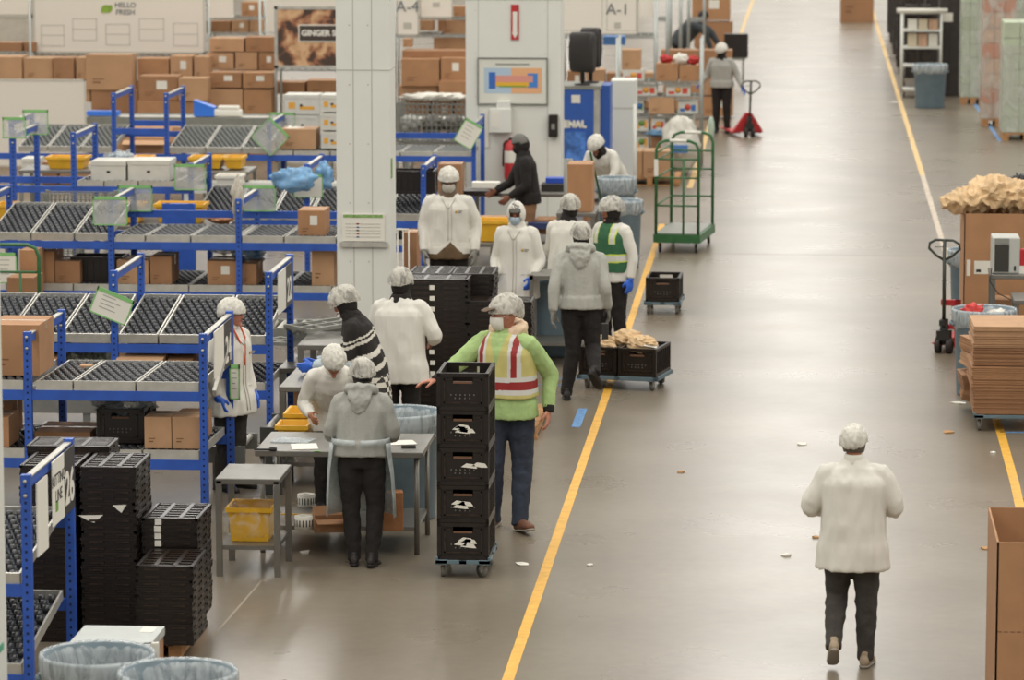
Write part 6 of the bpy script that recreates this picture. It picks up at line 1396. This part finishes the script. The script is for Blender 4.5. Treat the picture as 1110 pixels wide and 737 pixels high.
# ------------------------------------------------------------ the people of the hall
def at(px, py, z=0): g_ = G(px, py, z); return (g_.x, g_.y, 0)
LIME = M('lime_jacket', '#a0b978', .8, var=.06, scale=12, bump=.3, bscale=30); VY = M('vest_yellow', '#beb46e', .7, var=.04); VS = M('vest_silver', '#c9c7bf', .45); VR = M('vest_red', '#90211f', .6)
def vest_rule(c, n):
    ax = abs(c.x); z = c.z
    if n.y < .25 or True:
        if 1.03 < z < 1.16:
            return 1 if (z < 1.065 or z > 1.125) else 2
        if z > 1.1 and .09 < ax < .18: return 1 if (ax < .115 or ax > .155) else 2
        if c.y < 0 and z > 1.24 and ax < (z-1.24)*.3: return 3
    return 0
vest_man, T, HP, g_ = person('man in lime jacket, red striped yellow safety vest and brown cap behind the crate stack', at(550, 573), 0, 1.88, 1.1, 'a', lean=2, twist=-24, head=(-42, 2),
    armR=((-.40, -.02, 1.2), (-.505, -.16, 1.13)), armL=((.31, .05, 1.15), (.305, -.02, .9)), legR=((-.1, -.04, .49), (-.11, .06, .09)), legL=((.11, .0, .49), (.1, -.1, .09)), top=LIME, top_name='jacket', hem=.84, flare=.98,
    hood='down', hood_m=M('cream_fleece_hood', '#d8bd9f', .9), hat='cap', mask=PAPER, pants=NAVY, shoes=M('brown_shoe', '#6a4430', .7), vest=([VY, VS, VR, LIME], vest_rule), curl=(.5, .6), handdir=((-1, -.25, -.15), None), palm=((0, -.1, -1), None), netsize=1.04, toe=(20, 25), vest_hem=1.0, cuffs=BLKC)
walker = person('person in a white coat and hair net walking away, alone at lower right', at(923, 722), R(180), 1.63, 1.2, 'c', lean=2, head=(-12, 6), armR=((-.30, -.03, 1.15), (-.2, -.27, 1.08)), armL=((.31, -.03, 1.15), (.2, -.27, 1.08)),
    legR=((-.1, -.02, .49), (-.1, .0, .09)), legL=((.11, -.06, .5), (.13, .2, .21)), hem=.72, flare=1.02, pants=DGREY, shoes=M('tan_shoe', '#a08f78', .8), net=NETD, face=False, curl=(.6, .6), toe=(12, 0), fold=.009, hairm=M('greying_hair', '#5b534a', .9))
apron_w, T, HP, g_ = person('woman in grey hoodie, plastic apron and hair net seen from behind at the packing table', at(392, 612), R(180), 1.56, 1.1, 'c', lean=7, head=(18, 16), armR=((-.27, -.04, 1.12), (-.13, -.33, 1.02)), armL=((.27, -.04, 1.12), (.17, -.33, 1.02)),
    legR=((-.12, -.02, .49), (-.1, .08, .09)), legL=((.09, -.02, .49), (.06, .03, .09)), top=GREYH, top_name='hoodie', hem=.93, hood='down', hood_m=GREYH, net=NET, face=False, netsize=1.1, nape=True)
q = MB()
def strip(rows, m=0):
    n = len(rows[0]); vs = [p for r in rows for p in r]; q.add(vs, [(i*n+j, i*n+j+1, (i+1)*n+j+1, (i+1)*n+j) for i in range(len(rows)-1) for j in range(n-1)], 0, True)
s_ = 1.56/1.75
def arow(z, a0, a1, rx, ry, n=14, am=.012): return [(math.cos(R(a))*rx*s_*(1+am*math.sin(k*2.1)*2), math.sin(R(a))*ry*s_+.02, z*s_) for k, a in enumerate([a0+(a1-a0)*i/n for i in range(n+1)])]
for a0, a1 in ((-160, 62), ):       # side and front drape (local front is -y; the back stays open)
    strip([arow(1.06, -210, 30, .255, .2), arow(.98, -208, 28, .262, .21), arow(.8, -200, 20, .275, .225), arow(.6, -196, 16, .285, .235), arow(.42, -194, 14, .29, .24)])
strip([arow(1.1, -265, 85, .245, .195, 26), arow(1.05, -265, 85, .25, .2, 26)])
o = q.build('apron', APRON, apron_w); md = o.modifiers.new('t', 'SOLIDIFY'); md.thickness = .003
o = MB().loft([(0, 0, 0), (0, -.005, .03)], [(.075, .072), (.068, .068)], 14).build('green_collar', M('green_shirt', '#7fae48', .8), apron_w, T(0, .0, 1.5))
person('worker in white coat and hair net bending over the packing table from behind', at(362, 553), R(8), 1.6, 1.05, 'c', lean=46, head=(0, 10), armR=((-.26, -.2, 1.0), (-.2, -.48, .93)), armL=((.26, -.2, 1.0), (.2, -.48, .93)), net=NETD, hem=.72, netsize=1.12, mask=None)
def stripes(c, n):
    z = c.z
    if z < .93: return 2 if (int((c.x+c.y)*22+50)+int(z*22)) % 2 else 1
    w_ = z+abs(c.x)*.25-(c.y)*.25
    for a, b in ((1.0, 1.05), (1.13, 1.18), (1.28, 1.31), (1.33, 1.35)):
        if a < w_ < b: return 1
    return 0
STRJ = M('black_fleece', '#231e1b', .9, var=.15); 
person('worker in a black white-striped jacket and blue gloves reaching left over a table', at(404, 514), R(-90), 1.66, 1.08, 'c', lean=20, head=(0, 20), armR=((-.18, -.28, 1.08), (-.1, -.52, 1.0)), armL=((.2, -.2, 1.06), (.12, -.52, 1.0)), top=STRJ, top_name='striped_jacket', hem=.64,
    rule=stripes, rulemats=[M('off_white_knit', '#cfcabd', .9), M('plaid_dark', '#3a3532', .9)], hood='snug', hood_m=BLKC, glove=GLOVEB, net=NET, netsize=1.12, curl=(.5, .5))
q = MB(); q.loft([(-.2, -.16, .99), (-.15, -.33, .98), (-.1, -.48, .95)], [.055, .062, .05], 12); q.loft([(.2, -.14, .98), (.16, -.33, .97), (.12, -.48, .95)], [.055, .062, .05], 12)
o = remesh(q, 'sleeve_cover', M('pale_blue_sleeve', '#aebcc2', .5, bump=.5), bpy.data.objects['person.004'], .011, 2, .006)
person('worker in a white coat seen from behind, next to the tall crate pallet', at(434, 497), R(172), 1.68, 1.22, 'b', lean=4, head=(-8, 14), armR=((-.32, -.03, 1.14), (-.24, -.25, 1.05)), armL=((.28, -.1, 1.1), (.2, -.32, 1.05)), hem=.72, flare=1.04, hood='snug', hood_m=BLKC, face=False, netsize=1.08)
def brown_hem(c, n): return 1 if c.z < .98-abs(c.x-.02)*.9 and c.y < 0 or c.z < .86 else 0
person('tall worker in a white coat, brown hood and white mask standing behind the crate stacks', at(487, 362), R(3), 1.83, 1.18, 'b', lean=2, head=(2, 6), armR=((-.26, .0, 1.13), (-.255, -.12, .88)), armL=((.28, .0, 1.13), (.27, -.12, .88)), hem=.80,
    hood='snug', hood_m=M('brown_hood', '#6b5a48', .9, bump=.3), mask=M('off_white_mask', '#b9b4a8', .9), glove=GLOVEG, rule=brown_hem, rulemats=[M('brown_shirt', '#5e4a33', .9, var=.2)], netsize=1.05, net=NETD)
person('worker in a white hood and pale blue face mask with one blue glove', at(561, 389), R(-14), 1.66, 1.06, 'b', lean=2, head=(8, 8), armR=((-.25, .0, 1.1), (-.2, -.18, .92)), armL=((.26, .0, 1.1), (.22, -.16, .92)), hem=.68, flare=1.08, hood='up', hood_m=COATW,
    mask=M('pale_blue_mask', '#a9b9c4', .7), glove=GLOVEB, net=None, hat='beanie')
person('worker in white coat, net over dark hood, turned away beside the white-hooded worker', at(613, 382), R(160), 1.66, 1.04, 'c', lean=8, head=(30, 12), armR=((-.24, -.14, 1.1), (-.15, -.38, 1.08)), armL=((.25, -.14, 1.1), (.16, -.38, 1.08)), hem=.74, hood='snug', hood_m=BLKC, netsize=1.14)
person('worker in a pale grey hoodie and black trousers striding away past the paired crates', at(629, 432), R(180), 1.72, 1.08, 'b', lean=3, head=(10, 8), armR=((-.25, .08, 1.12), (-.27, .0, .9)), armL=((.25, .1, 1.12), (.26, .14, .88)), legR=((-.12, .0, .52), (-.16, .3, .32)), legL=((.07, .02, .49), (.13, .06, .09)),
    top=M('pale_grey_hoodie', '#a9a89e', .95, bump=.3, bscale=35), top_name='hoodie', hem=.9, hood='down', hood_m=M('pale_grey_hoodie'), glove=GLOVEG, face=False, netsize=1.05, toe=(5, 5), nape=True)
o = MB().box(-.03, .03, -.05, .02, -.09, .06).build('handheld_scanner', INK); o.location = V(656, 357, 35.7); tag(o, 'black handheld scanner in the right hand of the striding worker', 'scanner')
GV = M('vest_green', '#2f5f3e', .8, var=.1, scale=30)
VLS = M('lime_edge', '#c3cf56', .6)
def gv_rule(c, n):
    z, ax = c.z, abs(c.x)
    if 1.06 < z < 1.15: return 2 if (z < 1.075 or z > 1.135) else 1
    if z > 1.26 and .08 < ax < .15: return 2 if (ax < .092 or ax > .138) else 1
    return 0
person('worker in a green safety vest over a white coat with blue gloves', at(664, 387), R(-38), 1.68, 1.06, 'c', lean=2, head=(-28, 8), armR=((-.25, -.05, 1.12), (-.2, -.28, 1.05)), armL=((.27, .02, 1.12), (.27, -.02, .88)), hem=.84, hood='snug', hood_m=BLKC, vest=([GV, VS, VLS], gv_rule), glove=GLOVEB, netsize=1.12)
person('man in a black jacket and grey beanie facing left in front of the wide column', at(572, 293), R(-80), 1.72, 1.06, 'b', lean=6, head=(-8, 14), armR=((-.2, -.2, 1.1), (-.12, -.4, 1.0)), armL=((.24, -.05, 1.1), (.2, -.25, .95)), top=BLKC, top_name='jacket', hem=.86, hood='snug', hood_m=BLKC, hat='beanie', net=None, mask=MATS['dark_mask'], pants=M('brown_trousers', '#8e6a4c', .9))
person('worker in a white coat bending forward over the lined bins', at(664, 262), R(-24), 1.66, 1.08, 'c', lean=48, head=(-10, 16), armR=((-.22, -.42, 1.06), (-.14, -.5, .86)), armL=((.24, -.4, 1.04), (.2, -.52, .86)), hem=.74, hood='snug', hood_m=BLKC, netsize=1.08, net=NETD)
person('distant worker in a grey hoodie and white hat pulling the pallet truck', at(782, 144), R(-8), 1.6, 1.12, 'b', lean=6, head=(-18, 18), armR=((-.3, .0, 1.12), (-.4, -.12, .98)), armL=((.31, -.02, 1.12), (.43, -.12, .9)), top=GREYH, top_name='hoodie', hem=.9, hood='snug', hood_m=BLKC, glove=GLOVEB, net=NETD, mask=MATS['dark_mask'], netsize=1.12)
person('worker in a dark jacket bent over a box at the top of the picture', at(736, 96), R(78), 1.85, 1.3, 'c', lean=44, head=(0, 10), armR=((-.2, -.55, 1.15), (-.15, -.68, .8)), armL=((.2, -.58, 1.1), (.2, -.85, .72)), top=M('slate_jacket', '#34383b', .8, var=.1), top_name='jacket', hem=.86, net=None)
guy24, T, HP, g_ = person('worker in open white coat and red lanyard facing right beside the 24 rack', at(250, 530), R(62), 1.62, 1.16, 'a', lean=2, head=(14, 2), armR=((-.26, .04, 1.12), (-.25, -.05, .88)), armL=((.26, .02, 1.12), (.25, -.08, .87)), hem=.7, flare=1.16, mask=None, glove=GLOVEB, net=NETD, pants=DGREY, netsize=1.06, hairm=M('greying_hair'))
MB().tube([T(-.06, -.06, 1.5), T(-.05, -.125, 1.4), T(-.01, -.15, 1.28), T(.0, -.165, 1.16), T(.01, -.15, 1.28), T(.05, -.125, 1.4), T(.06, -.06, 1.5)], .008, 6).build('lanyard', M('orange_lanyard', '#c8502e', .6), guy24)

def chest_mark(root, x, z, label):           # small gold emblem and grey word bars printed on the coat
    coat = [c for c in root.children if c.name.startswith('coat')][0]; C.view_layer.update(); h_ = root['h']/1.75
    ok, p, n, _ = coat.ray_cast(Vector((x*h_, -1, z*h_)), Vector((0, 1, 0)))
    if ok: MB().lathe([(.014, 0), (.014, .002)], 12, 0, X=Matrix.Translation((0, 0, 0)) @ Matrix.Rotation(PI/2, 4, 'X')).box(.02, .07, -.002, .0, .002, .012, 1).box(.02, .06, -.002, .0, -.012, -.003, 1).build('chest_emblem', [M('emblem_gold', '#c79a3e', .6), M('emblem_grey', '#8a877d', .7)], coat, p+n*.002)
def placket(root, z0, z1, lapel=True):           # button strip, lapels and pocket edge following the coat's own surface
    coat = [c for c in root.children if c.name.startswith('coat')][0]; C.view_layer.update(); h_ = root['h']/1.75
    def hit(x, z):
        ok, p, n, _ = coat.ray_cast(Vector((x*h_, -1.2, z*h_)), Vector((0, 1, 0))); return p+n*.003 if ok else None
    def strip_(pts, r, nm):
        pts = [p for p in pts if p is not None]
        if len(pts) > 2: MB().tube(pts, r, 6).build(nm, M('coat_seam', '#b5b1a6', .85), coat)
    strip_([hit(.0, z0+(z1-z0)*k/12) for k in range(13)], .0045, 'placket_seam'); strip_([hit(.035, z0+(z1-z0)*k/12) for k in range(13)], .003, 'placket_seam')
    if lapel:
        strip_([hit(.01+.06*k/5, 1.33+.1*k/5) for k in range(6)], .005, 'lapel_edge'); strip_([hit(-.01-.06*k/5, 1.33+.1*k/5) for k in range(6)], .005, 'lapel_edge')
    for sx in (-1, 1): strip_([hit(sx*(.08+.09*k/5), .95) for k in range(6)], .003, 'pocket_edge')
for nm_, a_, b_ in (('tall worker in a white coat', 1.0, 1.38), ('worker in a white hood', .74, 1.38), ('worker in open white coat', .74, 1.38)):
    for o_ in [o for o in bpy.data.objects if o.get('label', '').startswith(nm_)]: placket(o_, a_, b_)
for nm_, x_, z_ in (('tall worker in a white coat', .08, 1.3), ('worker in a white hood', .1, 1.22), ('worker in open white coat', .1, 1.25)):
    for o_ in [o for o in bpy.data.objects if o.get('label', '').startswith(nm_)]: chest_mark(o_, x_, z_, '')
for o_ in bpy.data.objects:
    if 'h' in o_: del o_['h']
